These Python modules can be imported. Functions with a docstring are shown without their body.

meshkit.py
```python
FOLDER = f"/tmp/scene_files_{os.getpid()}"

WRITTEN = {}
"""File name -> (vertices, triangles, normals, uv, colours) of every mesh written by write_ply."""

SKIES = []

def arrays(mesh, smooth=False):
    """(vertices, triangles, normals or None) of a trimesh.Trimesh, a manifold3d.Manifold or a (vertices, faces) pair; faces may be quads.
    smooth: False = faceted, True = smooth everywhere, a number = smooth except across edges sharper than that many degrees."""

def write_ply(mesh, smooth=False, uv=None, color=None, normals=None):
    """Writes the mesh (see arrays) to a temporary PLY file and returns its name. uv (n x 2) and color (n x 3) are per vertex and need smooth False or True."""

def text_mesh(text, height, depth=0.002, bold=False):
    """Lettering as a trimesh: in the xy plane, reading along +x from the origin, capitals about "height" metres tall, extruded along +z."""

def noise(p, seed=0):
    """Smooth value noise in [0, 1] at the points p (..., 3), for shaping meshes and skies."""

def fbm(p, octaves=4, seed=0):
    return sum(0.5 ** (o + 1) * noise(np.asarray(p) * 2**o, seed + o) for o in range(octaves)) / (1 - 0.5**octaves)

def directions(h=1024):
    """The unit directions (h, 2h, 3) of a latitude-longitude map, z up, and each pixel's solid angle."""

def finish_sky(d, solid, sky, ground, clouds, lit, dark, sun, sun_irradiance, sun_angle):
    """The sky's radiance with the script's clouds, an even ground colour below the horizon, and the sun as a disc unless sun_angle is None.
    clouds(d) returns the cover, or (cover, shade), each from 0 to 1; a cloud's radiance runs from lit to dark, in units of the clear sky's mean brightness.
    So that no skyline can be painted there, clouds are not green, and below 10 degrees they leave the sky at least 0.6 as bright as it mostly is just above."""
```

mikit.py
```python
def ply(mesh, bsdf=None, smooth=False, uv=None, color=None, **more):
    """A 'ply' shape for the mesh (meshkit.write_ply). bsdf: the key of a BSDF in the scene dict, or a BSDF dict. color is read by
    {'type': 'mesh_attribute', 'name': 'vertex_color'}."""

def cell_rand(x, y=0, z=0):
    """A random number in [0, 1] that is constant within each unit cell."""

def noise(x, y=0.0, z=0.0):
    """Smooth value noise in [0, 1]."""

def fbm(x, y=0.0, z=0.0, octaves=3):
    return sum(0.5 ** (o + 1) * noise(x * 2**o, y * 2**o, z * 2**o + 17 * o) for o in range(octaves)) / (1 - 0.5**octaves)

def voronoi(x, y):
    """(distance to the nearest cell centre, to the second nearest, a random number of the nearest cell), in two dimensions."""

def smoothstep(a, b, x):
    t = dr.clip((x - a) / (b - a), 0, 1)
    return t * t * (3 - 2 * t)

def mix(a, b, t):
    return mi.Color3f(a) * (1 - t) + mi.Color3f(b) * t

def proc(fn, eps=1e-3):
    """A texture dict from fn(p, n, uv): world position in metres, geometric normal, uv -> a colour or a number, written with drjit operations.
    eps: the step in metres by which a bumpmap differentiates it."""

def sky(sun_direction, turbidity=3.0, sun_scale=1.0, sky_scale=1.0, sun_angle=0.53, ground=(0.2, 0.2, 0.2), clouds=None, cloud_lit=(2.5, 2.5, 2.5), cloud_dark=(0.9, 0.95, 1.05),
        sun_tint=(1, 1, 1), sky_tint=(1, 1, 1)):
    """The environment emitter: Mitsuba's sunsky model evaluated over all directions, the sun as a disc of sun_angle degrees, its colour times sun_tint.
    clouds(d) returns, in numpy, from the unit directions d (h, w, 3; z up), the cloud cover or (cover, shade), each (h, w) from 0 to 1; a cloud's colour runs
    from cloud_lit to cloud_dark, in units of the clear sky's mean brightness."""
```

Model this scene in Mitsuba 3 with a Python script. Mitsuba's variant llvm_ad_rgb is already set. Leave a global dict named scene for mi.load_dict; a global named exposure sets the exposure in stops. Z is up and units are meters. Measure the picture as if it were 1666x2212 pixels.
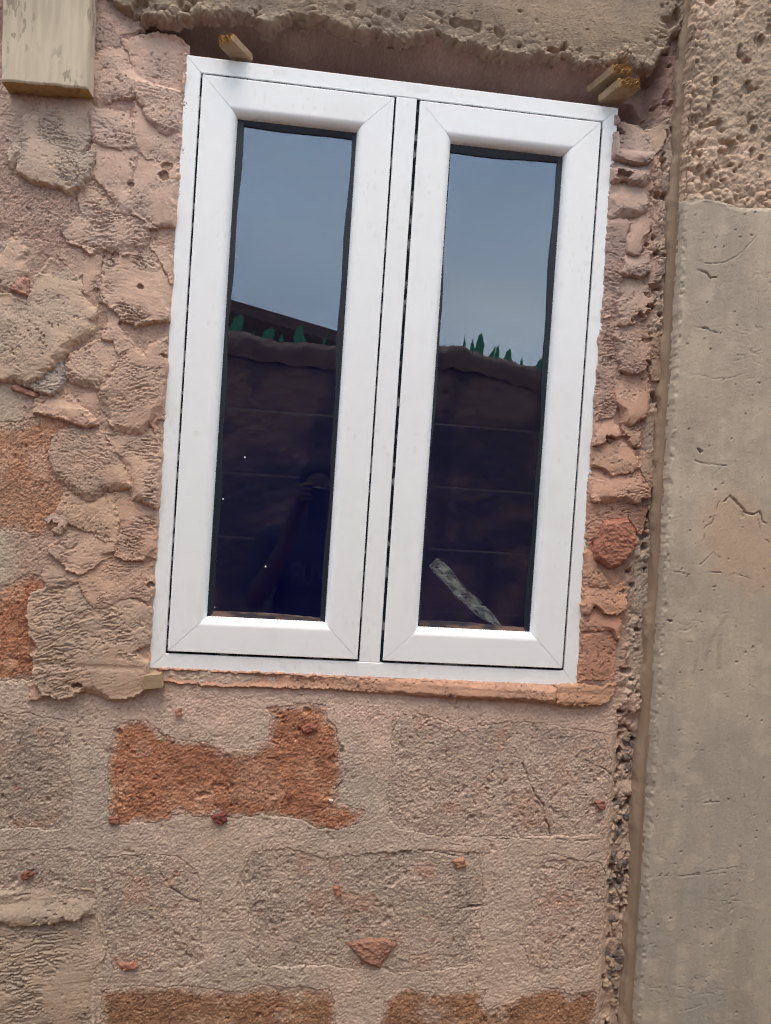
import math
import numpy as np, trimesh, manifold3d, mitsuba as mi, drjit as dr
import mikit, meshkit
from scipy.spatial import cKDTree

T = mi.ScalarTransform4f
scene, labels = {}, {}
Z0 = 1.2                                            # height of the window sill above the alley
# ---------------------------------------------------------------- camera, light, exposure
ROT = np.array([[0.99252547, -0.10245131, 0.06630928], [0.10399777, 0.9943704, -0.02029708], [-0.06385652, 0.02704138, 0.99759266]])
CAM = np.array([0.2618, -1.4188, 0.338 + Z0])
scene['camera'] = {'type': 'perspective', 'fov_axis': 'x', 'fov': 2 * math.degrees(math.atan(833 / 1664)), 'near_clip': 0.004, 'far_clip': 2000.0,
                   'to_world': T().look_at(origin=CAM.tolist(), target=(CAM + ROT.T @ [0, 1, 0]).tolist(), up=(ROT.T @ [0, 0, 1]).tolist())}


def cloud_cover(d):
    q = d / np.maximum(d[..., 2:3] + 0.25, 0.1)
    a = meshkit.fbm(q * [0.9, 0.9, 0] + [3.1, 7.7, 0.5], 4, 5)
    return np.clip(0.80 + 1.5 * (a - 0.5), 0, 1), np.clip(0.35 + 1.9 * (meshkit.fbm(q * [1.4, 1.4, 0] + [9.3, 1.2, 2.0], 3, 8) - 0.5), 0, 1)


scene['sky'] = mikit.sky((-0.10, -0.36, 0.92), turbidity=4, sun_scale=0.25, sun_angle=30, clouds=cloud_cover,
                         cloud_lit=(1.9, 1.93, 1.95), cloud_dark=(1.15, 1.21, 1.29))
exposure = 2.68

# ---------------------------------------------------------------- helpers


def P(dx, dy, y=0.0):
    """Point of the wall plane at depth y, from the surveyed photo (1666 x 2212)."""
    d = ROT.T @ np.array([(dx - 833) / 1664, 1, -(dy - 1106) / 1664])
    return CAM + (y - CAM[1]) / d[1] * d


def PX(pts, y=0.0):
    return np.array([P(a, b, y)[[0, 2]] for a, b in pts])


def crop(x0, y0, k, pts):
    return [(x0 + k * a, y0 + k * b) for a, b in pts]


def lin(c):
    """Linear albedo of a surveyed sRGB tone, a little greyer, for light bounces between the grains and deepens it again."""
    c = np.asarray(c, float) / 255.0
    c = np.where(c < 0.04045, c / 12.92, ((c + 0.055) / 1.055) ** 2.4)
    sat = (c.max(-1, keepdims=True) - c.min(-1, keepdims=True)) / np.maximum(c.max(-1, keepdims=True), 1e-6)
    return np.minimum((1.38 - .50 * np.clip(sat - .5, 0, .4)) * (c * .66 + .34 * (c @ [.35, .45, .2])[..., None]), .85)


def fb(x, z, s, o=4, seed=0, sz=None):
    return meshkit.fbm(np.stack([x / s, z / (sz or s), np.full_like(x, 0.37)], -1), o, seed)


def sstep(a, b, x):
    t = np.clip((x - a) / (b - a), 0, 1)
    return t * t * (3 - 2 * t)


def sdf(x, z, poly):
    """Signed distance to the polygon, positive inside."""
    poly = np.asarray(poly)
    d2 = np.full(x.shape, 1e9)
    ins = np.zeros(x.shape, bool)
    for (ax, az), (bx, bz) in zip(poly, np.roll(poly, -1, 0)):
        ex, ez = bx - ax, bz - az
        t = np.clip(((x - ax) * ex + (z - az) * ez) / (ex * ex + ez * ez + 1e-12), 0, 1)
        d2 = np.minimum(d2, (x - ax - t * ex) ** 2 + (z - az - t * ez) ** 2)
        if abs(ez) > 1e-12:
            ins ^= ((az > z) != (bz > z)) & (x < (bx - ax) * (z - az) / ez + ax)
    return np.where(ins, 1, -1) * np.sqrt(d2)


def linedist(x, z, line):
    d2 = np.full(x.shape, 1e9)
    for (ax, az), (bx, bz) in zip(line[:-1], line[1:]):
        ex, ez = bx - ax, bz - az
        t = np.clip(((x - ax) * ex + (z - az) * ez) / (ex * ex + ez * ez + 1e-12), 0, 1)
        d2 = np.minimum(d2, (x - ax - t * ex) ** 2 + (z - az - t * ez) ** 2)
    return np.sqrt(d2)


def gridmesh(px, py, pz, keep):
    """A sheet facing -y from 2-d arrays (rows up, columns right), only faces whose four corners are kept."""
    h, w = px.shape
    i = np.arange(h * w).reshape(h, w)
    k = keep[:-1, :-1] & keep[1:, :-1] & keep[:-1, 1:] & keep[1:, 1:]
    a, b, c, d = (i[s][k] for s in ((slice(None, -1), slice(None, -1)), (slice(None, -1), slice(1, None)), (slice(1, None), slice(1, None)), (slice(1, None), slice(None, -1))))
    f = np.vstack([np.stack([a, b, c], 1), np.stack([a, c, d], 1)])
    used = np.unique(f)
    remap = np.zeros(h * w, int)
    remap[used] = np.arange(len(used))
    return np.stack([px, py, pz], -1).reshape(-1, 3)[used], remap[f], used


def numbered(key):
    if key not in scene:
        return key
    n = 1
    while f'{key}_{n:03d}' in scene:
        n += 1
    return f'{key}_{n:03d}'


def add(key, mesh, bsdf, smooth=False, color=None, **lab):
    key = numbered(key)
    scene[key] = mikit.ply(mesh, bsdf, smooth=smooth, color=color)
    if lab:
        labels[key] = lab
    return key


def thing(key, **lab):
    labels[key] = lab


def box(x0, x1, y0, y1, z0, z1, c=0.0):
    if c <= 0:
        return trimesh.creation.box(bounds=[[x0, y0, z0], [x1, y1, z1]])
    pts = [(x, y, z) for sx, X in ((1, x0), (-1, x1)) for sy, Y in ((1, y0), (-1, y1)) for sz, Zz in ((1, z0), (-1, z1))
           for x, y, z in ((X + sx * c, Y + sy * c, Zz), (X + sx * c, Y, Zz + sz * c), (X, Y + sy * c, Zz + sz * c))]
    return trimesh.convex.convex_hull(np.array(pts))


def mf(m):
    a = m.to_mesh()
    return trimesh.Trimesh(a.vert_properties[:, :3], a.tri_verts, process=False)


# ---------------------------------------------------------------- materials
def rgb(*c):
    return {'type': 'rgb', 'value': [float(v) for v in c]}


def pr(base, rough=0.9, spec=0.25, **k):
    return {'type': 'principled', 'base_color': base, 'roughness': rough, 'specular': spec, **k}


def two(b):
    return {'type': 'twosided', 'bsdf': b}


VC = {'type': 'mesh_attribute', 'name': 'vertex_color'}


def grain(p, n, uv):
    return 0.0011 * mikit.fbm(p.x * 330, p.y * 330, p.z * 330, 3)


def sandgrain(p, n, uv):
    return 0.0022 * mikit.fbm(p.x * 300, p.y * 300, p.z * 300, 3)


def finegrain(p, n, uv):
    return 0.0004 * mikit.fbm(p.x * 500, p.y * 500, p.z * 300, 2)


def bump(b, fn, eps=8e-4):
    return {'type': 'bumpmap', 'arbitrary': mikit.proc(fn, eps), 'scale': 1.0, 'bsdf': b}


scene['mud_material'] = two(bump(pr(VC, 0.95, 0.15), grain))
scene['block_material'] = two(bump(pr(VC, 0.97, 0.12), sandgrain))
scene['concrete_material'] = two(bump(pr(VC, 0.85, 0.25), finegrain))


def dirt_white(p, n, uv):
    a = mikit.smoothstep(0.60, 0.78, mikit.fbm(p.x * 14, p.y * 20, p.z * 9, 4))
    b = mikit.smoothstep(0.72, 0.8, mikit.noise(p.x * 160, p.y * 160, p.z * 70)) * mikit.smoothstep(0.5, 0.7, mikit.noise(p.x * 11, 2.0, p.z * 11))
    return mikit.mix((0.845, 0.885, 0.93), (0.68, 0.69, 0.69), 0.16 * a + 0.30 * b + 0.10 * mikit.smoothstep(0.68, 0.8, mikit.fbm(p.x * 55, p.y * 30, p.z * 40, 4)))


def wavy(p, n, uv):
    return 0.0006 * mikit.fbm(p.x * 22, p.y * 22, p.z * 6, 2)


scene['white_plastic'] = two(bump(pr(mikit.proc(dirt_white), 0.33, 0.5), wavy, 2e-3))
scene['rubber'] = two(pr(rgb(0.013, 0.017, 0.030), 0.45, 0.4))


def dusty_rubber(p, n, uv):
    return mikit.mix((0.028, 0.026, 0.036), (0.15, 0.095, 0.075), mikit.smoothstep(0.35, 0.7, mikit.fbm(p.x * 40, p.y, p.z * 90, 3)))


scene['dusty_rubber_material'] = two(pr(mikit.proc(dusty_rubber), 0.8, 0.3))
scene['brush_material'] = two(pr(mikit.proc(lambda p, n, uv: mikit.mix((0.012, 0.015, 0.02), (0.26, 0.27, 0.28), mikit.smoothstep(0.54, 0.7, mikit.fbm(p.x * 60, p.y, p.z * 60, 3)))), 0.9, 0.1))
scene['tinted_glass'] = {'type': 'thindielectric', 'int_ior': 2.35, 'specular_reflectance': rgb(0.66, 0.79, 0.91), 'specular_transmittance': rgb(0.14, 0.16, 0.70)}
scene['paint_material'] = two(pr(rgb(0.75, 0.75, 0.75), 0.6))


def wood(a, b, s=1.0):
    def fn(p, n, uv):
        u = mikit.fbm(p.x * 130 * s, p.y * 130 * s, p.z * 9 * s, 4)
        g = mikit.smoothstep(0.56, 0.66, mikit.fbm(p.x * 210, p.y * 210, p.z * 55, 2)) * mikit.smoothstep(0.44, 0.6, mikit.fbm(p.x * 22, p.y * 22, p.z * 9, 3))
        bl = mikit.fbm(p.x * 16 * s, p.y * 16 * s, p.z * 5 * s, 4)
        return mikit.mix(a, b, 0.45 * mikit.smoothstep(0.3, 0.75, u) + 0.55 * mikit.smoothstep(0.42, 0.68, bl)) * (1 - 0.36 * g)
    return fn


def wood_relief(p, n, uv):
    return 0.0012 * mikit.fbm(p.x * 160, p.y * 160, p.z * 12, 3)


scene['plank_wood'] = two(bump(pr(mikit.proc(wood((0.58, 0.51, 0.40), (0.40, 0.345, 0.27))), 0.85, 0.2), wood_relief))
scene['end_grain'] = two(bump(pr(mikit.proc(wood((0.36, 0.24, 0.125), (0.22, 0.14, 0.07))), 0.9, 0.1), sandgrain))
scene['wedge_wood'] = two(bump(pr(mikit.proc(lambda p, n, uv: mikit.mix((0.40, 0.30, 0.20), (0.24, 0.17, 0.11), mikit.fbm(p.x * 60, p.y * 200, p.z * 200, 3))), 0.85, 0.2), wood_relief))
scene['torn_wood'] = two(bump(pr(mikit.proc(lambda p, n, uv: mikit.mix((0.46, 0.31, 0.14), (0.28, 0.165, 0.085), mikit.fbm(p.x * 150, p.y * 150, p.z * 60, 3))), 0.95, 0.1), sandgrain))

# ---------------------------------------------------------------- relief functions


def cracks(x, z, sx, sz, w, seed, warp=1.0):
    """Thin irregular tears: 1 in the tear, 0 beside it."""
    wx = x + warp * 0.5 * sx * (fb(x, z, sx * 0.8, 3, seed + 11) - 0.5)
    wz = z + warp * 0.9 * sz * (fb(x, z, sx * 0.7, 3, seed + 12) - 0.5)
    v = fb(wx, wz, sx, 2, seed, sz)
    return 1 - sstep(0, w, np.abs(v - 0.5))


def stones(x, z, size, seed, bounds):
    """Exposed aggregate: bumps of gravel, 0 to 1."""
    r = np.random.default_rng(seed)
    x0, x1, z0, z1 = bounds
    n = int((x1 - x0) * (z1 - z0) / (size * size) * 1.1) + 4
    c = np.stack([r.uniform(x0, x1, n), r.uniform(z0, z1, n)], 1)
    wob = 0.35 * size
    q = np.stack([x + wob * (fb(x, z, size * 0.7, 2, seed + 1) - 0.5), z + wob * (fb(x, z, size * 0.7, 2, seed + 2) - 0.5)], -1)
    d, i = cKDTree(c).query(q.reshape(-1, 2), k=2)
    h = (1 - (d[:, 0] / np.maximum(d[:, 1], 1e-6)) ** 2) * r.uniform(0.35, 1, n)[i[:, 0]]
    return h.reshape(x.shape), r.random(n)[i[:, 0]].reshape(x.shape)


# carved lines (settlement cracks): (points, half width, depth)
K5, K8 = 0.2604, 0.5
R4, R5, R6 = (1232, 217), (1232, 651), (1232, 1084.6)
CRACKS = [
    (crop(833, 1659, .5, [(600, -10), (650, 120), (690, 170), (695, 230), (715, 265), (722, 312)]), .0022, .007),
    (crop(833, 1659, .5, [(430, 322), (560, 318), (720, 320), (860, 326), (960, 324)]), .0012, .004),
    (crop(833, 1659, .5, [(680, 390), (740, 382), (800, 405), (860, 415), (900, 390), (940, 376)]), .0014, .004),
    (crop(833, 1659, .5, [(330, 625), (380, 615), (440, 610)]), .004, .012),
    (crop(833, 1659, .5, [(60, 375), (160, 370), (240, 380), (330, 400), (420, 376)]), .0014, .004),
    (crop(0, 1659, .5, [(690, 475), (740, 540), (800, 578), (862, 600)]), .0018, .006),
    (crop(1139, 1464, K5, [(500, 700), (580, 745), (660, 770), (740, 845)]), .0016, .005),
    ([(855, 1545), (858, 1568), (850, 1585)], .002, .005),
]
CRACKS = [(PX(c, -0.012), w * .72, d) for c, w, d in CRACKS]
COL_CRACKS = [
    (crop(*R5, K5, [(1055, 215), (1130, 222), (1180, 248), (1225, 258)]), .0022, .006),
    (crop(*R5, K5, [(1080, 1240), (1035, 1270), (1035, 1320), (1080, 1340), (1180, 1350), (1290, 1365)]), .0012, .003),
    (crop(*R5, K5, [(1065, 1225), (1085, 1250)]), .005, .010),
    (crop(*R6, K5, [(1365, 0), (1420, 45), (1450, 80), (1520, 100), (1570, 80), (1600, 160), (1666, 200)]), .0020, .006),
    (crop(*R6, K5, [(1440, 60), (1435, 120)]), .003, .006),
    (crop(*R6, K5, [(1240, 0), (1180, 170), (1120, 210), (1105, 320)]), .0012, .003),
    (crop(*R6, K5, [(1090, 520), (1150, 450), (1190, 420), (1250, 460)]), .0014, .004),
    (crop(*R6, K5, [(810, 565), (900, 580), (990, 600)]), .0012, .003),
    (crop(*R6, K5, [(790, 980), (840, 992)]), .003, .007),
    (crop(*R6, K5, [(1060, 605), (1150, 580), (1280, 590), (1400, 600), (1500, 640)]), .0010, .003),
    (crop(*R6, K5, [(1560, 140), (1600, 300), (1650, 330)]), .0013, .003),
    (crop(*R5, K5, [(1280, 1660), (1330, 1620), (1380, 1660)]), .0025, .007),
    (crop(*R4, K5, [(1060, 1330), (1160, 1355), (1280, 1345), (1400, 1280), (1520, 1160), (1600, 1060), (1666, 960)]), .0016, .0022),
    (crop(*R5, K5, [(1040, 600), (1180, 640), (1320, 640), (1480, 590), (1600, 560)]), .0012, .0016),
    (crop(*R5, K5, [(1140, 1480), (1210, 1420), (1270, 1365)]), .0010, .0014),
    (crop(*R4, K5, [(1060, 1400), (1130, 1430), (1170, 1470), (1220, 1470)]), .002, .005),
    (crop(833, 1659, .5, [(1280, 470), (1380, 450), (1520, 425)]), .0010, .0022),
    (crop(833, 1659, .5, [(1180, 465), (1250, 470), (1350, 462), (1500, 455)]), .0010, .0022),
    (crop(833, 1659, .5, [(1350, 155), (1440, 148)]), .0012, .0022),
    (crop(833, 1659, .5, [(1270, 1055), (1320, 1040), (1365, 1030)]), .0010, .002),
]
COL_CRACKS = [(PX(c, -0.062), w * .8, d) for c, w, d in COL_CRACKS]


def carve(x, z, lines, seed=3):
    out = np.zeros_like(x)
    mod = .25 + .85 * sstep(.36, .6, fb(x, z, .018, 3, seed + 5))
    wx, wz = x + 0.006 * (fb(x, z, .009, 3, seed) - .5), z + 0.006 * (fb(x, z, .009, 3, seed + 1) - .5)
    for line, w, d in lines:
        m = (x > line[:, 0].min() - .02) & (x < line[:, 0].max() + .02) & (z > line[:, 1].min() - .02) & (z < line[:, 1].max() + .02)
        if m.any():
            out[m] = np.maximum(out[m], d * mod[m] * (1 - sstep(0.15 * w, .5 * w + .6 * w * mod[m], linedist(wx[m], wz[m], line))))
    return out


# ---------------------------------------------------------------- the block wall: polygons surveyed from the photo
BLOCKS = {
    'A': ([(-60, 1545), (60, 1545), (120, 1560), (148, 1570), (146, 1640), (150, 1690), (152, 1770), (120, 1800), (60, 1795), (-60, 1800)], 'stained'),
    'B': ([(240, 1600), (245, 1575), (290, 1560), (315, 1560), (345, 1590), (390, 1605), (450, 1610), (500, 1625), (545, 1628), (578, 1608), (582, 1560), (575, 1532), (640, 1525), (706, 1528), (708, 1560), (725, 1575), (740, 1620), (742, 1690), (733, 1700), (733, 1740), (790, 1757), (775, 1790), (740, 1797), (680, 1795), (645, 1775), (560, 1768), (500, 1775), (480, 1770), (370, 1765), (365, 1780), (235, 1792), (233, 1720), (225, 1690), (232, 1640)], 'orange'),
    'C': ([(850, 1560), (870, 1548), (910, 1545), (1000, 1580), (1100, 1560), (1200, 1570), (1310, 1590), (1325, 1650), (1320, 1740), (1300, 1810), (1150, 1815), (1050, 1812), (960, 1815), (880, 1800), (845, 1780), (838, 1720), (850, 1650)], 'pinkgrey'),
    'D': ([(-60, 1850), (120, 1840), (190, 1850), (203, 1870), (198, 1920), (205, 1990), (180, 2100), (-60, 2100)], 'grey'),
    'E': ([(208, 1862), (300, 1852), (380, 1858), (425, 1890), (432, 1935), (433, 2060), (440, 2085), (400, 2100), (330, 2108), (240, 2105), (215, 2000), (220, 1930)], 'grey'),
    'F': ([(545, 1845), (620, 1840), (700, 1860), (800, 1850), (950, 1845), (1045, 1848), (1045, 1900), (1050, 1960), (1040, 2000), (1048, 2060), (1030, 2090), (960, 2105), (860, 2110), (760, 2100), (700, 2095), (560, 2100), (535, 2080), (540, 2010), (535, 1960), (520, 1900)], 'grey'),
    'G': ([(1150, 1880), (1200, 1865), (1300, 1870), (1318, 1900), (1308, 1990), (1300, 2060), (1290, 2095), (1200, 2100), (1145, 2095), (1135, 2040), (1148, 1960)], 'pinkgrey'),
    'H': ([(215, 2150), (300, 2140), (420, 2140), (520, 2155), (560, 2140), (650, 2140), (715, 2150), (725, 2180), (735, 2300), (215, 2300)], 'brown'),
    'I': ([(830, 2170), (880, 2140), (940, 2158), (1000, 2155), (1060, 2143), (1045, 2172), (1060, 2190), (1120, 2165), (1180, 2140), (1210, 2145), (1240, 2160), (1288, 2150), (1296, 2160), (1288, 2300), (825, 2300)], 'brown'),
    'J': ([(-60, 905), (40, 915), (100, 895), (150, 905), (150, 940), (150, 1000), (160, 1040), (160, 1050), (140, 1110), (115, 1145), (95, 1160), (50, 1150), (-60, 1140)], 'tan'),
    'K': ([(-60, 1268), (10, 1265), (60, 1240), (95, 1245), (120, 1270), (120, 1300), (110, 1350), (110, 1385), (105, 1430), (95, 1465), (30, 1472), (-60, 1472)], 'orange'),
    'L': ([(-60, 375), (30, 350), (60, 340), (190, 380), (230, 410), (200, 440), (150, 490), (130, 525), (60, 515), (20, 520), (-60, 520)], 'pink'),
}
TONES = {  # two tones and a stain, as seen on the blocks
    'orange': ((182, 110, 62), (160, 96, 58), (190, 134, 94)),
    'brown': ((160, 108, 70), (144, 100, 68), (168, 126, 94)),
    'tan': ((182, 122, 82), (170, 118, 86), (190, 142, 112)),
    'pink': ((168, 132, 114), (152, 122, 106), (174, 124, 98)),
    'grey': ((168, 144, 128), (155, 135, 120), (170, 130, 104)),
    'pinkgrey': ((174, 146, 129), (162, 137, 122), (176, 134, 108)),
    'stained': ((166, 140, 121), (146, 126, 111), (172, 126, 96)),
}
WX, WZ = PX([(0, 0)], 0)[0], None
SILL = PX([(300, 1490), (700, 1497), (1000, 1515), (1345, 1530)], -0.012)


def base_depth(x, z):
    """Depth (y, into the wall) of the mortar bed."""
    zr = z - Z0
    low = sstep(0.004, -0.036, zr)
    y = 0.002 - 0.016 * low
    y -= .006 * sstep(-.26, -.20, x) * sstep(-.001, -.008, x) * sstep(.0, .02, zr) * sstep(1.16, 1.12, zr)
    y -= .005 * sstep(.801, .808, x) * sstep(.90, .885, x) * sstep(.0, .02, zr) * sstep(1.02, 1.0, zr)
    # hollow between the lintel and the window head
    hx = sstep(-0.16, 0.05, x) * sstep(0.885, 0.84, x)
    top = 1.205 - 0.04 * sstep(.1, .9, x) + 0.016 * (fb(x, z, .09, 3, 71) - .5)
    t = np.clip((top - zr) / .062, 0, 1) * hx * sstep(1.02, 1.07, zr)
    y = y - .010 * hx * sstep(1.15, 1.20, zr) + .125 * t ** 1.4 + .10 * t * (fb(x, z, .09, 3, 70) - .5)
    # the corner beside the window head, right
    rx = sstep(0.795, 0.815, x) * sstep(0.90, 0.86, x) * sstep(1.00, 1.06, zr) * sstep(1.22, 1.17, zr)
    y = np.maximum(y, 0.05 * rx)
    # trench along the column
    edge = col_edge(z)
    y += 0.016 * sstep(edge - .055, edge - .03, x) * sstep(edge + .02, edge - .005, x) * sstep(-0.02, -.08, zr)
    return y


def col_edge(z):
    return 0.9405 + (0.915 - 0.9405) * np.clip((z - Z0 + 0.6) / 1.45, -1.0, 1.6)


POLY = {k: PX(v[0], -0.012 if v[0][0][1] > 1500 else 0.0) for k, v in BLOCKS.items()}


def warped(x, z, amp, s, seed):
    return x + amp * (fb(x, z, s, 4, seed) - .5), z + amp * (fb(x, z, s, 4, seed + 1) - .5)


VOID_BASE = []


def swell(x, z):
    m = sstep(-.40, -.25, x) * sstep(0.0, -.02, x) * sstep(Z0 + .0, Z0 + .04, z)
    return m * (.010 * (fb(x, z, .11, 2, 27) - .5) + .007 * (fb(x, z, .045, 2, 28) - .5))


def block_warp(x, z, i):
    x, z = warped(x, z, .014, .020, 100 + i)
    return warped(x, z, .007, .006, 150 + i)


def mortar_relief(x, z):
    core = sstep(-.43, -.39, x) * sstep(1.0, .95, x) * sstep(Z0 - .78, Z0 - .73, z) * sstep(Z0 + 1.34, Z0 + 1.29, z)
    h = 0.006 * (fb(x, z, .11, 2, 31) - .5) + core * (0.004 * (fb(x, z, .028, 4, 32) - .5) + 0.0022 * (fb(x, z, .006, 3, 33) - .5))
    pit = sstep(0.60, 0.74, fb(x, z, .008, 3, 34)) * sstep(0.42, 0.6, fb(x, z, .07, 2, 35))
    return h + core * (np.random.default_rng(9).normal(0, .00042, x.shape) - 0.0032 * pit)


def mortar_colour(x, z):
    zr = z - Z0
    a = fb(x, z, .16, 4, 41)
    b = fb(x, z, .035, 4, 42)
    g = np.random.default_rng(5).normal(0, 1, x.shape)
    grey, pink, tan = lin((160, 142, 127)), lin((188, 154, 134)), lin((173, 148, 127))
    t = np.clip(sstep(0.38, 0.62, a) * .8, 0, 1)[..., None]
    c = grey * (1 - t) + tan * t
    warm = (np.exp(-((zr + 0.06) / .07) ** 2) * sstep(-.25, .1, x) * 0.85 + 0.35 * sstep(.2, .8, x) * sstep(0, -.05, zr))
    warm = np.clip(warm + (sstep(.5, .66, fb(x, z, .09, 3, 43)) * .35), 0, 1)[..., None]
    c = c * (1 - warm) + pink * warm
    yel = (sstep(-.08, -.2, x) * sstep(.05, .12, zr) * sstep(.62, .3, zr) * .7)[..., None]
    c = c * (1 - yel) + lin((160, 144, 118)) * yel
    mud = (np.maximum(sstep(-.27, -.22, x) * sstep(.002, -.004, x), sstep(.797, .803, x) * sstep(.905, .885, x)) * sstep(-.03, .0, zr) * sstep(1.12, 1.05, zr))[..., None]
    c = c * (1 - mud) + lin((166, 130, 110)) * mud
    # bare reddish earth inside the hollow over the window and above the left daubs
    red = np.clip(sstep(1.07, 1.12, zr) * .95 + sstep(.86, .95, x) * 0 + sstep(-.02, -.1, x) * sstep(.6, .8, zr) * .55, 0, 1)[..., None]
    c = c * (1 - red) + lin((146, 108, 98)) * red
    core = sstep(-.43, -.39, x) * sstep(Z0 - .78, Z0 - .73, z) * sstep(Z0 + 1.34, Z0 + 1.29, z)
    return c * (1 + core * (0.22 * (b - .5) + 0.08 * g))[..., None]


def axis(a, b, s, far_a, far_b, fs):
    return np.concatenate([np.arange(far_a, a - fs / 2, fs), np.arange(a, b, s), np.arange(b, far_b, fs)])


gx, gz = np.meshgrid(axis(-.42, .96, .0019, -2.4, 3.2, .03), axis(Z0 - .76, Z0 + 1.32, .0019, -.1, 3.3, .03))
y = base_depth(gx, gz) - mortar_relief(gx, gz)
keep = np.ones(gx.shape, bool)
dip = np.zeros(gx.shape)
for i, (k, poly) in enumerate(POLY.items()):
    m = (gx > poly[:, 0].min() - .02) & (gx < poly[:, 0].max() + .02) & (gz > poly[:, 1].min() - .02) & (gz < poly[:, 1].max() + .02)
    wx, wz = block_warp(gx[m], gz[m], i)
    s = sdf(wx, wz, poly)
    dip[m] = np.maximum(dip[m], 0.010 * sstep(-.0005, .0035, s))
    keep[m] &= s < .014
y = y + dip + carve(gx, gz, CRACKS)
# gravelly broken mortar along the column
bd = (.80, .97, Z0 - .76, Z0 + 1.3)
m = (gx > .86) & (gx < .965) & (gz > Z0 - .76) & (gz < Z0 + 1.3)
st, sr = stones(gx[m], gz[m], .016, 61, bd)
w = sstep(-.052, -.036, gx[m] - col_edge(gz[m])) * sstep(.35, .52, fb(gx[m], gz[m], .035, 2, 62) + .10 * sstep(Z0 + .1, Z0 - .1, gz[m]))
y[m] -= w * (0.007 * st * sstep(.4, .6, fb(gx[m], gz[m], .03, 2, 64)) + .008 * (fb(gx[m], gz[m], .02, 4, 65) - .5)) - w * .016 * sstep(.58, .66, fb(gx[m], gz[m], .016, 3, 63))
col = mortar_colour(gx, gz)
gr = lin((88, 82, 86)) * (0.7 + .6 * sr[..., None])
ww = (w * (sr > .82) * sstep(Z0 + .02, Z0 - .15, gz[m]) * .85)[..., None]
col[m] = col[m] * (1 - ww) + gr * ww
keep &= ~((gx > .008) & (gx < .792) & (gz > Z0 + .008) & (gz < Z0 + 1.085))
keep &= ~((gx > col_edge(gz) + .03) & (gx < 1.2) & (gz < 2.9))
v, f, used = gridmesh(gx, y, gz, keep)
add('block_wall__mortar', (v, f), 'block_material', True, col.reshape(-1, 3)[used], label='grey and pinkish mortar bedding smeared around the wall blocks')
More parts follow.
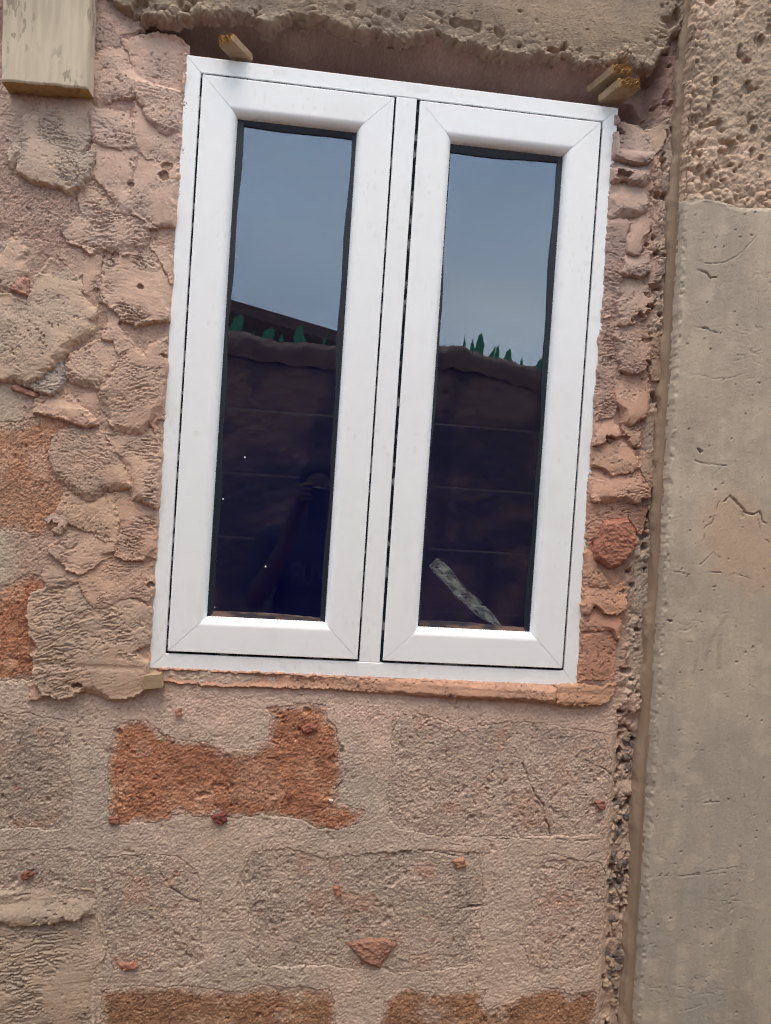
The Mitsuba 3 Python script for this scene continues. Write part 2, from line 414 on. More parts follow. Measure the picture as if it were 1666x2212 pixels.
thing('block_wall', label='rough wall of orange and grey earth blocks with mud mortar daubed around the window', category='wall', kind='thing')


def block(key, i, poly, tone):
    s = .0016
    x, z = np.meshgrid(np.arange(poly[:, 0].min() - .014, min(poly[:, 0].max(), 2) + .014, s), np.arange(poly[:, 1].min() - .014, poly[:, 1].max() + .014, s))
    wx, wz = block_warp(x, z, i)
    d = sdf(wx, wz, poly)
    rough = {'orange': 1.25, 'brown': 1.2, 'tan': .9}.get(tone, 1.1)
    h = -0.0004 + rough * (0.007 * (fb(x, z, .06, 4, 200 + i) - .5) + 0.0030 * (fb(x, z, .010, 3, 300 + i) - .5) + 0.0024 * (fb(x, z, .0042, 2, 400 + i) - .5))
    pits = sstep(.62, .74, fb(x, z, .0075, 3, 500 + i)) * (.4 + .6 * sstep(.4, .6, fb(x, z, .05, 2, 501 + i)))
    h -= rough * .0034 * pits + .004 * sstep(.66, .74, fb(x, z, .018, 3, 502 + i))
    h += np.random.default_rng(540 + i).normal(0, .00055, x.shape)
    h = h - 0.012 * sstep(.002, -.012, d)
    yy = base_depth(x, z) - h + carve(x, z, CRACKS)
    a, b, c = (lin(t) for t in TONES[tone])
    t = sstep(.35, .65, fb(x, z, .05, 4, 600 + i))[..., None]
    u = (sstep(.54, .68, fb(x, z, .06, 4, 700 + i)) * .75)[..., None]
    cc = (a * (1 - t) + b * t) * (1 - u) + c * u
    sm = np.maximum(sstep(.016, .0, d + .034 * (fb(x, z, .022, 4, 820 + i) - .5)) * .75, sstep(.60, .70, fb(x, z, .07, 4, 830 + i)) * (.2 if tone == 'orange' else .55))[..., None]
    cc = cc * (1 - sm) + mortar_colour(x, z) * sm
    g = np.random.default_rng(800 + i)
    cc = cc * (1 + .30 * (fb(x, z, .006, 3, 900 + i) - .5) + .13 * g.normal(0, 1, x.shape))[..., None]
    sp = (g.random(x.shape) > .994)[..., None]                  # pale quartz grains
    cc = np.where(sp, cc * .4 + lin((215, 200, 185)) * .6, cc)
    rs = (sstep(.735, .76, fb(x, z, .015, 2, 950 + i)) * .7)[..., None]    # red laterite grains
    cc = cc * (1 - .8 * rs) + lin((150, 80, 58)) * .8 * rs
    v, f, used = gridmesh(x, yy, z, d > -.011)
    return add(key, (v, f), 'block_material', True, cc.reshape(-1, 3)[used])


BLOCK_LABEL = {'orange': 'bright orange earth block', 'brown': 'brown orange earth block at the foot of the picture', 'tan': 'tan orange earth block left of the mud daubs',
               'pink': 'pinkish pitted earth block', 'stained': 'grey block with dark and orange stains'}
for i, (k, poly) in enumerate(POLY.items()):
    key = block('block_wall__block', i, poly, BLOCKS[k][1])
    if BLOCKS[k][1] in BLOCK_LABEL:
        labels[key] = {'label': BLOCK_LABEL[BLOCKS[k][1]]}

# ---------------------------------------------------------------- mud daubs
Z5, Z6, Z7, Z8 = (0, 0), (0, 461), (0, 895), (0, 1301.5)
PINK, TAN, ORA, GREY, DUSK = (176, 142, 124), (172, 134, 110), (190, 124, 88), (150, 138, 122), (152, 124, 104)
# origin, outline, thickness (m), tear strength, tear angle, tone
VOIDS = [(crop(*o, K5, [c])[0], r) for o, c, r in [
    (Z6, (1285, 165), .011), (Z6, (1262, 215), .006), (Z6, (1032, 935), .011), (Z6, (1165, 612), .005), (Z6, (1328, 1735), .009), (Z6, (880, 335), .008), (Z6, (940, 335), .007), (Z6, (800, 660), .008),
    (Z6, (1365, 1180), .006), (Z5, (1380, 1372), .008), (Z5, (1362, 1465), .009), (Z5, (1085, 1525), .006), (Z6, (160, 660), .007), (Z7, (440, 930), .008), (Z7, (1240, 1415), .006), (Z8, (650, 690), .007),
    (R4, (432, 222), .009), (R4, (440, 622), .010), (R4, (800, 780), .009), (R4, (870, 720), .007), (R5, (650, 105), .011), (R5, (590, 128), .010), (R5, (540, 145), .008), (R5, (330, 1140), .008), (R5, (455, 1142), .008),
    (R5, (645, 320), .008), (R5, (645, 505), .006), (R5, (325, 480), .006), (R5, (620, 1650), .008), (R5, (555, 1270), .006), (R6, (430, 540), .009), (R6, (570, 350), .007), (R6, (465, 745), .008), (R5, (670, 40), .009), (R4, (660, 1600), .008)]]
VOIDS = [(P(*c, -.008)[[0, 2]], r) for c, r in VOIDS]


def voids(x, z):
    out = np.zeros_like(x)
    for c, r in VOIDS:
        if x.min() - .03 < c[0] < x.max() + .03 and z.min() - .03 < c[1] < z.max() + .03:
            m = (abs(x - c[0]) < 2.2 * r) & (abs(z - c[1]) < 2.2 * r)
            if m.any():
                d = np.hypot((x[m] - c[0]) * .85, (z[m] - c[1]) * 1.25) + .9 * r * (fb(x[m], z[m], .007, 4, 1717) - .5) * 3.4
                out[m] = np.maximum(out[m], sstep(1.0 * r, .45 * r, d))
    return out


DAUBS = [
    (Z5, [(790, 0), (930, 0), (1000, 60), (1100, 120), (1150, 160), (1000, 250), (960, 350), (850, 400), (790, 440)], .004, .35, -10, (150, 118, 104)),
    (Z5, [(-60, 740), (760, 790), (740, 990), (480, 960), (200, 940), (190, 1060), (100, 1150), (0, 1100), (-60, 1100)], .004, .5, 0, (164, 136, 118)),
    (Z5, [(200, 930), (480, 900), (720, 990), (740, 1080), (710, 1190), (640, 1330), (720, 1280), (780, 1260), (740, 1460), (580, 1590), (500, 1520), (420, 1530), (280, 1490), (150, 1400), (140, 1290), (80, 1370), (60, 1250), (170, 1060)], .011, .8, -15, (158, 140, 120)),
    (Z5, [(790, 460), (850, 400), (980, 350), (1080, 390), (1110, 520), (1130, 640), (1130, 770), (1060, 800), (920, 800), (800, 870), (755, 800), (770, 600)], .009, .25, 75, PINK),
    (Z5, [(740, 880), (900, 810), (1100, 810), (1130, 860), (1115, 1000), (1130, 1200), (1000, 1220), (880, 1210), (790, 1180), (740, 1050)], .007, .45, -5, PINK),
    (Z5, [(770, 1190), (880, 1215), (1000, 1230), (1130, 1205), (1110, 1330), (1090, 1450), (1060, 1560), (1090, 1760), (1010, 1790), (940, 1640), (880, 1540), (730, 1430), (750, 1290)], .007, .4, -70, PINK),
    (Z5, [(1115, 830), (1200, 930), (1300, 1080), (1380, 1120), (1490, 1090), (1480, 1380), (1390, 1330), (1220, 1300), (1140, 1220), (1115, 1050)], .007, .3, 75, PINK),
    (Z5, [(1110, 1240), (1220, 1310), (1370, 1340), (1360, 1470), (1440, 1490), (1465, 1560), (1440, 1860), (1300, 1860), (1160, 1800), (1080, 1740), (1060, 1560), (1090, 1400)], .009, .35, -65, PINK),
    (Z5, [(1370, 1350), (1480, 1360), (1470, 1500), (1400, 1490)], .006, .4, 0, PINK),
    (Z5, [(1010, 310), (1150, 250), (1290, 228), (1420, 250), (1510, 310), (1600, 370), (1615, 445), (1535, 452), (1512, 1010), (1440, 1100), (1380, 1118), (1320, 1090), (1250, 1010), (1195, 930), (1200, 880), (1110, 770), (1130, 640), (1110, 520), (1060, 390)], .013, .4, -15, PINK),
    (Z5, [(730, 1450), (880, 1550), (940, 1650), (1010, 1790), (1090, 1780), (1200, 1820), (1290, 1860), (1270, 1960), (1190, 2060), (1050, 2090), (880, 2112), (740, 2080), (680, 2030), (560, 2000), (520, 1900), (560, 1830), (670, 1780), (660, 1600), (690, 1500)], .012, 1.0, 8, (172, 140, 120)),
    (Z6, [(1290, 120), (1430, 90), (1430, 300), (1425, 560), (1370, 440), (1290, 330), (1250, 250)], .008, .8, 40, PINK),
    (Z6, [(0, 330), (60, 210), (150, 220), (200, 290), (180, 380), (215, 370), (220, 490), (100, 570), (80, 640), (-120, 640), (-120, 330)], .010, .45, 20, (160, 132, 108)),
    (Z6, [(540, 260), (680, 250), (700, 330), (830, 350), (800, 600), (790, 760), (700, 640), (690, 480), (640, 510), (480, 340)], .007, .2, 85, (178, 140, 114)),
    (Z6, [(830, 350), (870, 360), (860, 480), (850, 600), (870, 730), (830, 720), (800, 620)], .006, .3, 80, PINK),
    (Z6, [(870, 360), (1000, 330), (1180, 290), (1290, 330), (1400, 520), (1425, 700), (1425, 860), (1330, 880), (1200, 890), (1110, 935), (1020, 885), (960, 790), (870, 730), (845, 600), (865, 480)], .014, 1.2, -10, (176, 140, 116)),
    (Z6, [(880, 750), (960, 800), (1020, 900), (1060, 1010), (1100, 1090), (990, 1160), (930, 1050), (840, 1010), (900, 900)], .008, .7, 35, (170, 134, 114)),
    (Z6, [(1000, 1140), (1090, 1100), (1200, 1180), (1250, 1090), (1385, 1030), (1370, 1300), (1365, 1480), (1325, 1610), (1250, 1720), (1180, 1830), (1050, 1820), (950, 1780), (880, 1700), (830, 1560), (805, 1440), (880, 1380), (940, 1300)], .013, .65, 20, TAN),
    (Z6, [(1330, 1600), (1365, 1520), (1350, 1760), (1290, 1810), (1240, 1740)], .006, .4, 50, (176, 128, 104)),
    (Z6, [(740, 1080), (860, 1040), (960, 1090), (1000, 1150), (900, 1330), (840, 1400), (830, 1250), (760, 1160)], .006, .4, 40, (180, 144, 118)),
    (Z6, [(550, 1240), (600, 1170), (720, 1110), (760, 1180), (830, 1250), (840, 1340), (800, 1455), (740, 1440), (600, 1400), (545, 1340)], .011, .45, -20, (180, 144, 118)),
    (Z6, [(340, 470), (420, 380), (560, 470), (640, 520), (690, 620), (650, 640), (700, 720), (780, 790), (790, 830), (760, 900), (770, 970), (680, 1030), (580, 1100), (500, 1220), (440, 1260), (380, 1320), (250, 1400), (170, 1420), (40, 1370), (-120, 1370), (-120, 650), (90, 680), (210, 740), (240, 690), (250, 570)], .013, .35, -10, (166, 142, 114)),
    (Z6, [(240, 1400), (390, 1300), (500, 1230), (545, 1370), (440, 1490), (330, 1475), (200, 1420)], .010, 1.0, 10, (146, 140, 134)),
    (Z6, [(520, 1390), (600, 1400), (740, 1455), (810, 1455), (830, 1570), (810, 1710), (740, 1650), (650, 1580), (540, 1540)], .006, .5, 60, (178, 140, 116)),
    (Z6, [(290, 1550), (420, 1500), (540, 1520), (620, 1580), (740, 1670), (800, 1740), (700, 1760), (500, 1690), (370, 1660), (280, 1640)], .010, .4, -20, (180, 138, 112)),
    (Z7, [(430, 180), (560, 110), (850, 160), (880, 230), (970, 320), (1010, 420), (1070, 520), (1105, 600), (1000, 620), (850, 640), (800, 695), (720, 722), (640, 660), (530, 580), (470, 510), (415, 340)], .015, .5, -25, (168, 132, 108)),
    (Z7, [(870, 160), (1050, 150), (1190, 175), (1290, 100), (1335, 60), (1340, 350), (1362, 400), (1372, 540), (1365, 720), (1290, 775), (1200, 740), (1100, 705), (1080, 590), (1050, 450), (960, 300)], .011, .9, -5, (176, 140, 116)),
    (Z7, [(530, 600), (640, 670), (720, 725), (800, 700), (960, 640), (970, 900), (965, 1050), (880, 1050), (760, 970), (650, 940), (550, 880), (470, 810), (530, 700)], .007, .3, 60, (184, 146, 112)),
    (Z7, [(960, 650), (1100, 700), (1200, 745), (1290, 780), (1350, 760), (1325, 950), (1305, 1100), (1310, 1200), (1220, 1185), (1100, 1205), (965, 1175), (970, 900)], .009, .75, -10, (178, 134, 106)),
    (Z7, [(380, 880), (480, 800), (560, 890), (540, 920), (480, 990), (430, 940)], .008, .8, 15, (150, 126, 112)),
    (Z7, [(430, 1010), (520, 930), (650, 935), (870, 1040), (970, 1050), (965, 1155), (860, 1180), (780, 1245), (680, 1315), (560, 1285), (480, 1200), (405, 1120)], .012, .8, 8, (172, 136, 112)),
    (Z7, [(380, 1200), (480, 1210), (560, 1300), (700, 1320), (660, 1400), (560, 1440), (390, 1460), (330, 1350), (330, 1250)], .007, .7, -5, (158, 128, 108)),
    (Z7, [(790, 1250), (960, 1165), (1100, 1210), (1220, 1190), (1300, 1210), (1275, 1400), (1245, 1610), (1080, 1510), (900, 1585), (780, 1600), (700, 1480), (640, 1340), (700, 1320)], .010, .6, 10, (178, 134, 106)),
    (Z8, [(380, -110), (560, -125), (640, -150), (720, -80), (800, 30), (900, 15), (1080, -45), (1240, 50), (1265, 240), (1240, 330), (1150, 372), (1080, 405), (990, 400), (1130, 440), (1200, 490), (1222, 600), (1190, 720), (1100, 770), (900, 800), (780, 750), (620, 730), (600, 765), (500, 782), (380, 762), (300, 660), (280, 480), (255, 440), (340, 370), (260, 280), (236, 160), (236, 20), (260, -60)], .016, .75, 18, (158, 132, 110)),
    (Z8, [(240, 700), (330, 695), (362, 750), (310, 802), (248, 806)], .006, .4, 30, (160, 126, 106)),
    (Z8, [(1120, 440), (1180, 370), (1285, 340), (1290, 400), (1320, 500), (1300, 590), (1225, 600), (1200, 490)], .004, .5, 60, (190, 142, 122)),
    (Z8, [(1345, 750), (1440, 735), (1520, 733), (1500, 765), (1380, 785)], .0025, .1, 0, (160, 134, 112)),
    ((1113, 1513), [(0, -4), (130, -10), (190, 40), (120, 80), (20, 60)], .003, .2, 0, (170, 126, 94)),
    ((0, 1659), [(-130, 1080), (0, 1075), (330, 1065), (620, 1070), (790, 1095), (808, 1130), (760, 1250), (810, 1300), (900, 1540), (860, 1700), (810, 1800), (790, 2300), (-200, 2300), (-200, 1090)], .012, .85, 4, (142, 132, 116)),
    ((0, 0), [(x / K5, yy / K5) for x, yy in [(-60, 1946), (60, 1943), (150, 1944), (206, 1952), (200, 1976), (150, 1990), (60, 1996), (-60, 1994)]], .0125, .10, 3, (140, 132, 114)),
    # right of the window
    (R4, [(410, 160), (570, 180), (660, 240), (685, 330), (692, 440), (640, 512), (560, 515), (470, 495), (375, 470), (340, 400), (340, 340), (375, 280), (400, 260)], .020, .45, 10, (158, 128, 114)),
    (R4, [(368, 110), (435, 125), (445, 220), (400, 245), (366, 205)], .008, .3, 10, (158, 130, 118)),
    (R4, [(380, 475), (560, 520), (695, 490), (665, 650), (610, 700), (540, 690), (450, 640), (390, 660), (315, 640), (312, 580), (350, 535)], .018, .5, 25, (156, 126, 114)),
    (R4, [(312, 645), (400, 650), (540, 700), (615, 710), (640, 900), (560, 950), (350, 965), (316, 900), (305, 760)], .016, .5, -35, (158, 128, 114)),
    (R4, [(335, 980), (480, 970), (520, 1010), (480, 1110), (475, 1240), (435, 1400), (405, 1580), (395, 1760), (285, 1790), (305, 1480), (325, 1200)], .008, .9, -8, (158, 124, 112)),
    (R4, [(520, 1010), (600, 950), (685, 960), (692, 1000), (650, 1070), (612, 1210), (550, 1275), (475, 1265), (475, 1110)], .014, .3, 60, (166, 132, 112)),
    (R4, [(475, 1270), (560, 1280), (655, 1260), (655, 1420), (600, 1450), (435, 1430)], .013, .45, 0, (160, 128, 110)),
    (R5, [(440, -240), (600, -215), (650, -100), (690, -20), (670, 50), (640, 110), (520, 170), (395, 195), (405, -100)], .014, .5, 10, (168, 134, 112)),
    (R5, [(400, 205), (650, 145), (640, 260), (662, 360), (645, 500), (600, 575), (500, 595), (425, 560), (415, 420), (375, 300)], .014, .6, -20, (166, 124, 102)),
    (R5, [(275, 130), (395, 200), (385, 300), (415, 430), (410, 570), (390, 700), (380, 900), (330, 955), (215, 975), (235, 620), (255, 350)], .007, .9, -6, (164, 124, 104)),
    (R5, [(425, 620), (640, 595), (665, 680), (645, 930), (560, 975), (470, 1025), (440, 1010), (440, 900), (385, 830), (385, 700)], .014, .4, 0, (178, 128, 98)),
    (R5, [(215, 975), (330, 950), (400, 1060), (415, 1130), (330, 1155), (280, 1175), (205, 1185), (185, 1040)], .014, .5, -15, (172, 126, 102)),
    (R5, [(450, 1030), (625, 950), (615, 1080), (575, 1185), (520, 1195), (480, 1150), (440, 1110)], .011, .9, 20, (166, 122, 98)),
    (R5, [(205, 1190), (380, 1155), (470, 1180), (560, 1290), (575, 1380), (430, 1425), (360, 1435), (280, 1370), (190, 1350)], .011, .35, -60, (184, 132, 102)),
    (R5, [(185, 1390), (290, 1370), (420, 1425), (540, 1375), (600, 1400), (655, 1560), (645, 1620), (560, 1665), (430, 1660), (290, 1665), (200, 1650), (132, 1540)], .017, .7, 5, (172, 126, 102)),
    (R5, [(575, 1280), (680, 1255), (712, 1380), (712, 1500), (670, 1535), (620, 1450), (590, 1380)], .012, .6, -30, (154, 126, 102)),
    (R5, [(680, 280), (760, 260), (790, 420), (760, 560), (745, 650), (690, 640), (650, 480)], .008, .5, -30, (156, 124, 94)),
    (R4, [(680, 1330), (780, 1290), (790, 1420), (750, 1480), (670, 1500), (670, 1420)], .009, .8, 20, (156, 130, 112)),
    (R4, [(660, 230), (800, 180), (790, 300), (760, 380), (700, 410), (690, 330)], .010, .7, 30, (158, 134, 110)),
    (R6, [(170, -50), (280, 0), (600, 10), (650, 60), (590, 270), (560, 230), (490, 110), (270, 140), (230, 310), (170, 340), (150, 300)], .006, .6, 10, (170, 116, 88)),
    (R6, [(110, 370), (180, 330), (200, 470), (330, 700), (250, 705), (130, 690), (115, 500)], .008, .35, 50, (182, 124, 90)),
    (R6, [(200, 480), (260, 560), (420, 545), (440, 620), (440, 690), (330, 700), (280, 620)], .006, .3, 50, (172, 118, 82)),
    (R6, [(130, 690), (330, 715), (440, 685), (465, 780), (445, 890), (390, 922), (290, 912), (250, 870), (200, 835), (150, 915), (115, 910)], .011, .25, 0, (186, 126, 88)),
    (R6, [(120, 920), (250, 875), (300, 920), (390, 935), (440, 920), (400, 1130), (350, 1060), (200, 1070), (105, 1065)], .007, .3, 0, (176, 116, 86)),
    (R6, [(100, 1085), (320, 1055), (395, 1150), (385, 1300), (370, 1490), (200, 1480), (70, 1500), (85, 1300)], .008, .45, -20, (180, 118, 86)),
    ((1139, 1464), [(228, 70), (420, 55), (620, 80), (745, 50), (722, 140), (670, 200), (560, 232), (350, 234), (226, 212)], .018, .35, 10, (170, 118, 82)),
    ((0, 0), [(x / K5, yy / K5) for x, yy in [(342, 1444), (500, 1452), (700, 1461), (900, 1470), (1100, 1478), (1205, 1484), (1200, 1520), (1130, 1514), (1000, 1511), (860, 1500), (700, 1490), (550, 1486), (480, 1486), (400, 1479), (352, 1473)]], .0075, .45, -60, (172, 120, 90)),
]


NLAP = sum(1 for a in DAUBS if a[0] in (Z5, Z6, Z7, Z8, R4, R5, R6))


def daub(i, org, pts, thick, tear, ang, tone):
    k = .5 if org == (0, 1659) else K5
    if org == (0, 1659):
        pts = [(a * .5, b * .5) for a, b in pts]            # traced at double size
    poly = PX(crop(*org, k, pts), -.008)
    s = .0013
    x, z = np.meshgrid(np.arange(max(poly[:, 0].min(), -.40) - .008, poly[:, 0].max() + .008, s), np.arange(max(poly[:, 1].min(), Z0 - .73) - .008, poly[:, 1].max() + .008, s))
    wx, wz = warped(x, z, .009, .011, 1000 + 3 * i)
    wx, wz = warped(wx, wz, .0070, .006, 1001 + 3 * i)
    wx, wz = warped(wx, wz, .0035, .0026, 1002 + 3 * i)
    d = sdf(wx, wz, poly) + (.0045 if i < NLAP else .001)
    if i < NLAP and poly[:, 0].mean() < .1:                    # the mud stops at the frame, lapping over it by a few millimetres
        d = np.minimum(d, .0015 + .010 * (fb(x, z, .02, 4, 1800) - .45) - x)
    elif i < NLAP:
        d = np.minimum(d, x - .7935 + .016 * (fb(x, z, .03, 4, 1801) - .45))
    D = np.maximum(d, 0)
    size = math.sqrt(np.ptp(poly[:, 0]) * np.ptp(poly[:, 1]))
    zspan = np.ptp(poly[:, 1])
    fall = .30 + .70 * sstep(0, .85, (poly[:, 1].max() - z) / zspan + .25 * (fb(x, z, .05, 2, 1900 + i) - .5))     # thrown on and pulled upward: thin at the top, a lip below
    ew = .0016 + .034 * sstep(.50, .62, fb(x, z, .05, 2, 1901 + i)) * (1 - .55 * fall)
    if i >= NLAP:
        ew, fall = .0022, np.maximum(fall, .7)
    h = 1.12 * thick * fall * (.80 * np.clip(D / ew, 0, 1) ** .6 + .20 * (1 - np.exp(-D / (.16 * size)))) + np.random.default_rng(7600 + i).normal(0, .0016) * sstep(0, .003, D)
    r = np.random.default_rng(7000 + i)
    # the slab of mud tilts and rolls a little, and keeps the marks of the trowel
    tx, tz = r.normal(0, .05, 2)
    h += sstep(0, .01, d) * (tx * (x - x.mean()) + tz * (z - z.mean())) * .7 + .007 * (fb(x, z, .05, 3, 2000 + i) - .5) * sstep(0, .01, d)
    ca, sa = math.cos(math.radians(ang)), math.sin(math.radians(ang))
    u, w = x * ca + z * sa, -x * sa + z * ca
    smoothed = sstep(.45, .60, fb(x, z, .055, 2, 2100 + i))           # trowelled smooth areas
    rough = (1 - .93 * smoothed)
    edge = sstep(.0, .012, d)
    sc = float(np.exp(r.uniform(-.45, .55)))
    t1 = cracks(u, w, .020 * sc, .0065 * sc, .085, 2200 + i, 1.6)
    t2 = cracks(u, w, .010 * sc, .0050 * sc, .10, 2300 + i, 1.6)
    zone = sstep(.40, .62, fb(x, z, .045, 3, 2400 + i) + .16 * (tear - .5))
    lip = np.roll(t1, -2, 0)                                           # the torn lip stands proud over the tear
    h -= tear * rough * edge * (.0036 * t1 * zone + .0022 * t2 * sstep(.42, .6, fb(x, z, .02, 2, 2500 + i)))
    h += tear * rough * edge * .0016 * lip * zone
    pit = sstep(.62, .71, fb(x, z, .0055, 2, 2600 + i)) * sstep(.38, .6, fb(x, z, .03, 2, 2700 + i))
    h -= .0030 * pit * (1 - .6 * smoothed)
    h += rough * .0026 * (fb(x, z, .0048, 3, 2800 + i) - .5) + .0010 * (fb(u, w, .05, 2, 2900 + i, .003) - .5) * smoothed
    crumb = sstep(.011, .002, d) * sstep(.36, .52, fb(x, z, .025, 2, 1902 + i))
    h += crumb * (.0085 * (fb(x, z, .0055, 3, 1903 + i) - .5) - .003 * sstep(.58, .68, fb(x, z, .006, 2, 1904 + i)))
    h += r.normal(0, .00030, x.shape) * (1 - .75 * smoothed) - .034 * voids(x, z)
    h = np.where(d > 0, h, -.007 * sstep(0, -.003, d))
    yy = base_depth(np.clip(x, -9, np.where((x > 0) & (x < .8) & (z > Z0) & (z < Z0 + 1.1), 0, x)), z)
    yy = np.where((x > -.004) & (x < .804) & (z > Z0 - .002) & (z < Z0 + 1.102), 0.0, np.minimum(yy, .012)) - h - swell(x, z)
    zr = z - Z0
    lo, hi = ((172, 134, 108), (172, 141, 123)) if poly[:, 0].mean() < .4 else ((176, 126, 96), (158, 130, 116))
    k2 = sstep(.25, .75, zr)[..., None]
    tone = np.array(tone) * (.55 if i < NLAP else .9) + (np.array(lo) * (1 - k2) + np.array(hi) * k2) * (.45 if i < NLAP else .1)
    a = lin(tone)
    b = lin(np.array(tone) * [1.06, 1.045, 1.02] + [1, 0, -1])
    c2 = lin(np.array(tone) * [.90, .93, .97])
    m1 = sstep(.35, .65, fb(x, z, .04, 3, 3000 + i))[..., None]
    cc = a * (1 - .7 * m1) + c2 * .7 * m1
    cc = cc * (1 - .6 * smoothed[..., None]) + b * .6 * smoothed[..., None]
    cc = cc * (1 + .16 * (fb(x, z, .008, 3, 3100 + i) - .5) + .035 * r.normal(0, 1, x.shape))[..., None]
    v, f, used = gridmesh(x, yy, z, d > -.0035)
    if len(f):
        add('block_wall__mud_daub', (v, f), 'mud_material', True, cc.reshape(-1, 3)[used])


for i, a in enumerate(DAUBS):
    daub(i, *a)


# broken stones pressed into the mud
def stone(key, pts, org, k, y0, depth, tone, seed, **lab):
    poly = PX(crop(*org, k, pts), y0)
    c = poly.mean(0)
    r = np.random.default_rng(seed)
    ring = [(p[0], y0 + depth * .5, p[1]) for p in poly]
    face = [(c[0] + .80 * (p[0] - c[0]), y0 - depth * r.uniform(.15, .42), c[1] + .80 * (p[1] - c[1])) for p in poly]
    m = trimesh.convex.convex_hull(np.array(ring + face))
    m = m.subdivide_to_size(.0022)
    v = np.array(m.vertices)
    v = v + (meshkit.fbm(v / .016, 4, seed)[:, None] - .5) * m.vertex_normals * .009 + (meshkit.fbm(v / .005, 2, seed + 1)[:, None] - .5) * m.vertex_normals * .004
    cc = lin(tone) * (1 + .5 * (meshkit.fbm(v / .012, 3, seed + 2) - .5) + .06 * r.normal(0, 1, len(v)))[:, None]
    return add(key, (v, m.faces), 'block_material', True, cc, **lab)


stone('block_wall__stone', [(270, 140), (490, 110), (560, 230), (580, 330), (520, 430), (420, 545), (330, 570), (195, 470), (180, 420), (230, 310)], R6, K5, -.012, .03, (160, 94, 68), 41, label='orange brick lump wedged in the mud right of the window')
stone('block_wall__stone', [(100, 600), (190, 510), (245, 540), (240, 690), (150, 670), (80, 630)], Z6, K5, -.004, .014, (168, 118, 98), 42, label='small red stone between the grey daubs')
stone('block_wall__stone', [(80, 1420), (200, 1440), (320, 1490), (315, 1535), (200, 1500), (90, 1455)], Z6, K5, -.004, .012, (158, 104, 86), 43, label='flat red stone under the grey daub')
for q, (pts, s, tone) in enumerate([
        ([(910, 207), (975, 200), (983, 235), (950, 250), (925, 235)], 51, (120, 56, 46)), ([(465, 215), (515, 212), (515, 240), (470, 242)], 52, (142, 82, 60)),
        ([(1500, 760), (1590, 738), (1666, 738), (1720, 760), (1666, 830), (1640, 870), (1570, 840)], 53, (152, 102, 78)), ([(85, 465), (130, 450), (145, 460), (105, 485)], 54, (128, 66, 50)),
        ([(510, 850), (580, 840), (600, 860), (530, 880)], 55, (160, 100, 74)), ([(1440, 515), (1470, 512), (1478, 550), (1452, 560)], 56, (166, 100, 74)),
        ([(1230, 115), (1260, 118), (1250, 138)], 57, (130, 60, 42)), ([(1420, 138), (1440, 140), (1432, 156)], 58, (210, 196, 180))]):
    stone('block_wall__pebble', pts, (0, 1659), .5, -.0050, .007, tone, s)
for q, (pts, s, tone) in enumerate([([(1300, 935), (1340, 910), (1372, 925), (1370, 945), (1310, 955)], 59, (150, 80, 56)), ([(750, 860), (780, 850), (790, 880), (765, 885)], 60, (152, 92, 70))]):
    stone('block_wall__pebble', pts, (0, 1106), .5, -.006, .010, tone, s)
for q, (pts, s, tone) in enumerate([([(905, 150), (945, 140), (950, 180), (925, 178)], 61, (148, 88, 72)), ([(290, 400), (340, 395), (350, 425), (310, 440)], 63, (170, 112, 76))]):
    stone('block_wall__pebble', pts, (833, 1659), .5, -.0055, .007, tone, s)


# ---------------------------------------------------------------- concrete: lintel and column
def concrete_colour(x, z, a, b, seed, streak=.012):
    t = sstep(.35, .65, fb(x, z, .12, 4, seed))[..., None]
    c = lin(a) * (1 - t) + lin(b) * t
    s = fb(x, z, streak, 3, seed + 1, .12) - .5
    g = np.random.default_rng(seed).normal(0, 1, x.shape)
    return c * (1 + .22 * s + .16 * (fb(x, z, .03, 4, seed + 2) - .5) + .03 * g)[..., None]


LOW = [(190, -40), (238, 0), (256, 18), (277, 21), (308, 36), (334, 36), (368, 42), (404, 42), (423, 36), (451, 39), (480, 30), (537, 39), (566, 55), (589, 56), (613, 47), (634, 39), (651, 44), (677, 39), (716, 49), (750, 65), (781, 78), (807, 70), (833, 81), (872, 86), (911, 81), (950, 76), (984, 91), (1015, 102), (1049, 104), (1083, 120), (1111, 122), (1171, 128), (1199, 135), (1225, 128), (1267, 143), (1309, 143), (1345, 135), (1379, 154), (1395, 146), (1410, 148), (1431, 125), (1470, 60)]
LY = -.016
low = PX([(a, b - 9) for a, b in LOW], LY)
poly = np.vstack([[(-2.4, low[0, 1] + .02)], low, [(1.0, low[-1, 1]), (1.0, 2.95), (-2.4, 2.95)]])
x, z = np.meshgrid(axis(-.40, .945, .0017, -2.4, .99, .03), np.concatenate([np.arange(Z0 + 1.13, Z0 + 1.245, .0009), axis(Z0 + 1.245, Z0 + 1.32, .0017, Z0 + 1.245, 2.9, .03)]))
wx, wz = warped(x, z, .026, .034, 4000)
wx, wz = warped(wx, wz, .014, .012, 4001)
wx, wz = warped(wx, wz, .008, .005, 4002)
d = sdf(wx, wz, poly)
st, sr = stones(x, z, .018, 4010, (-.45, 1.0, Z0 + 1.05, Z0 + 1.34))
near = sstep(.055, .006, d) * sstep(-.42, -.40, x)
pits = sstep(.62, .72, fb(x, z, .011, 3, 4020)) * sstep(.45, .62, fb(x, z, .05, 2, 4021))
hole = sstep(.60, .66, fb(x, z, .028, 3, 4022)) * sstep(.05, .012, d)
h = .004 * (fb(x, z, .12, 3, 4023) - .5) + .0022 * (fb(x, z, .02, 4, 4024) - .5) + near * (.009 * st * sstep(.38, .6, fb(x, z, .04, 3, 4026)) - .004) + near * .006 * (fb(x, z, .012, 4, 4027) - .5) - .005 * pits - .016 * hole
h = h + np.random.default_rng(4025).normal(0, .0004, x.shape) * (np.abs(x) < 1) - .024 * sstep(.004, -.009, d)
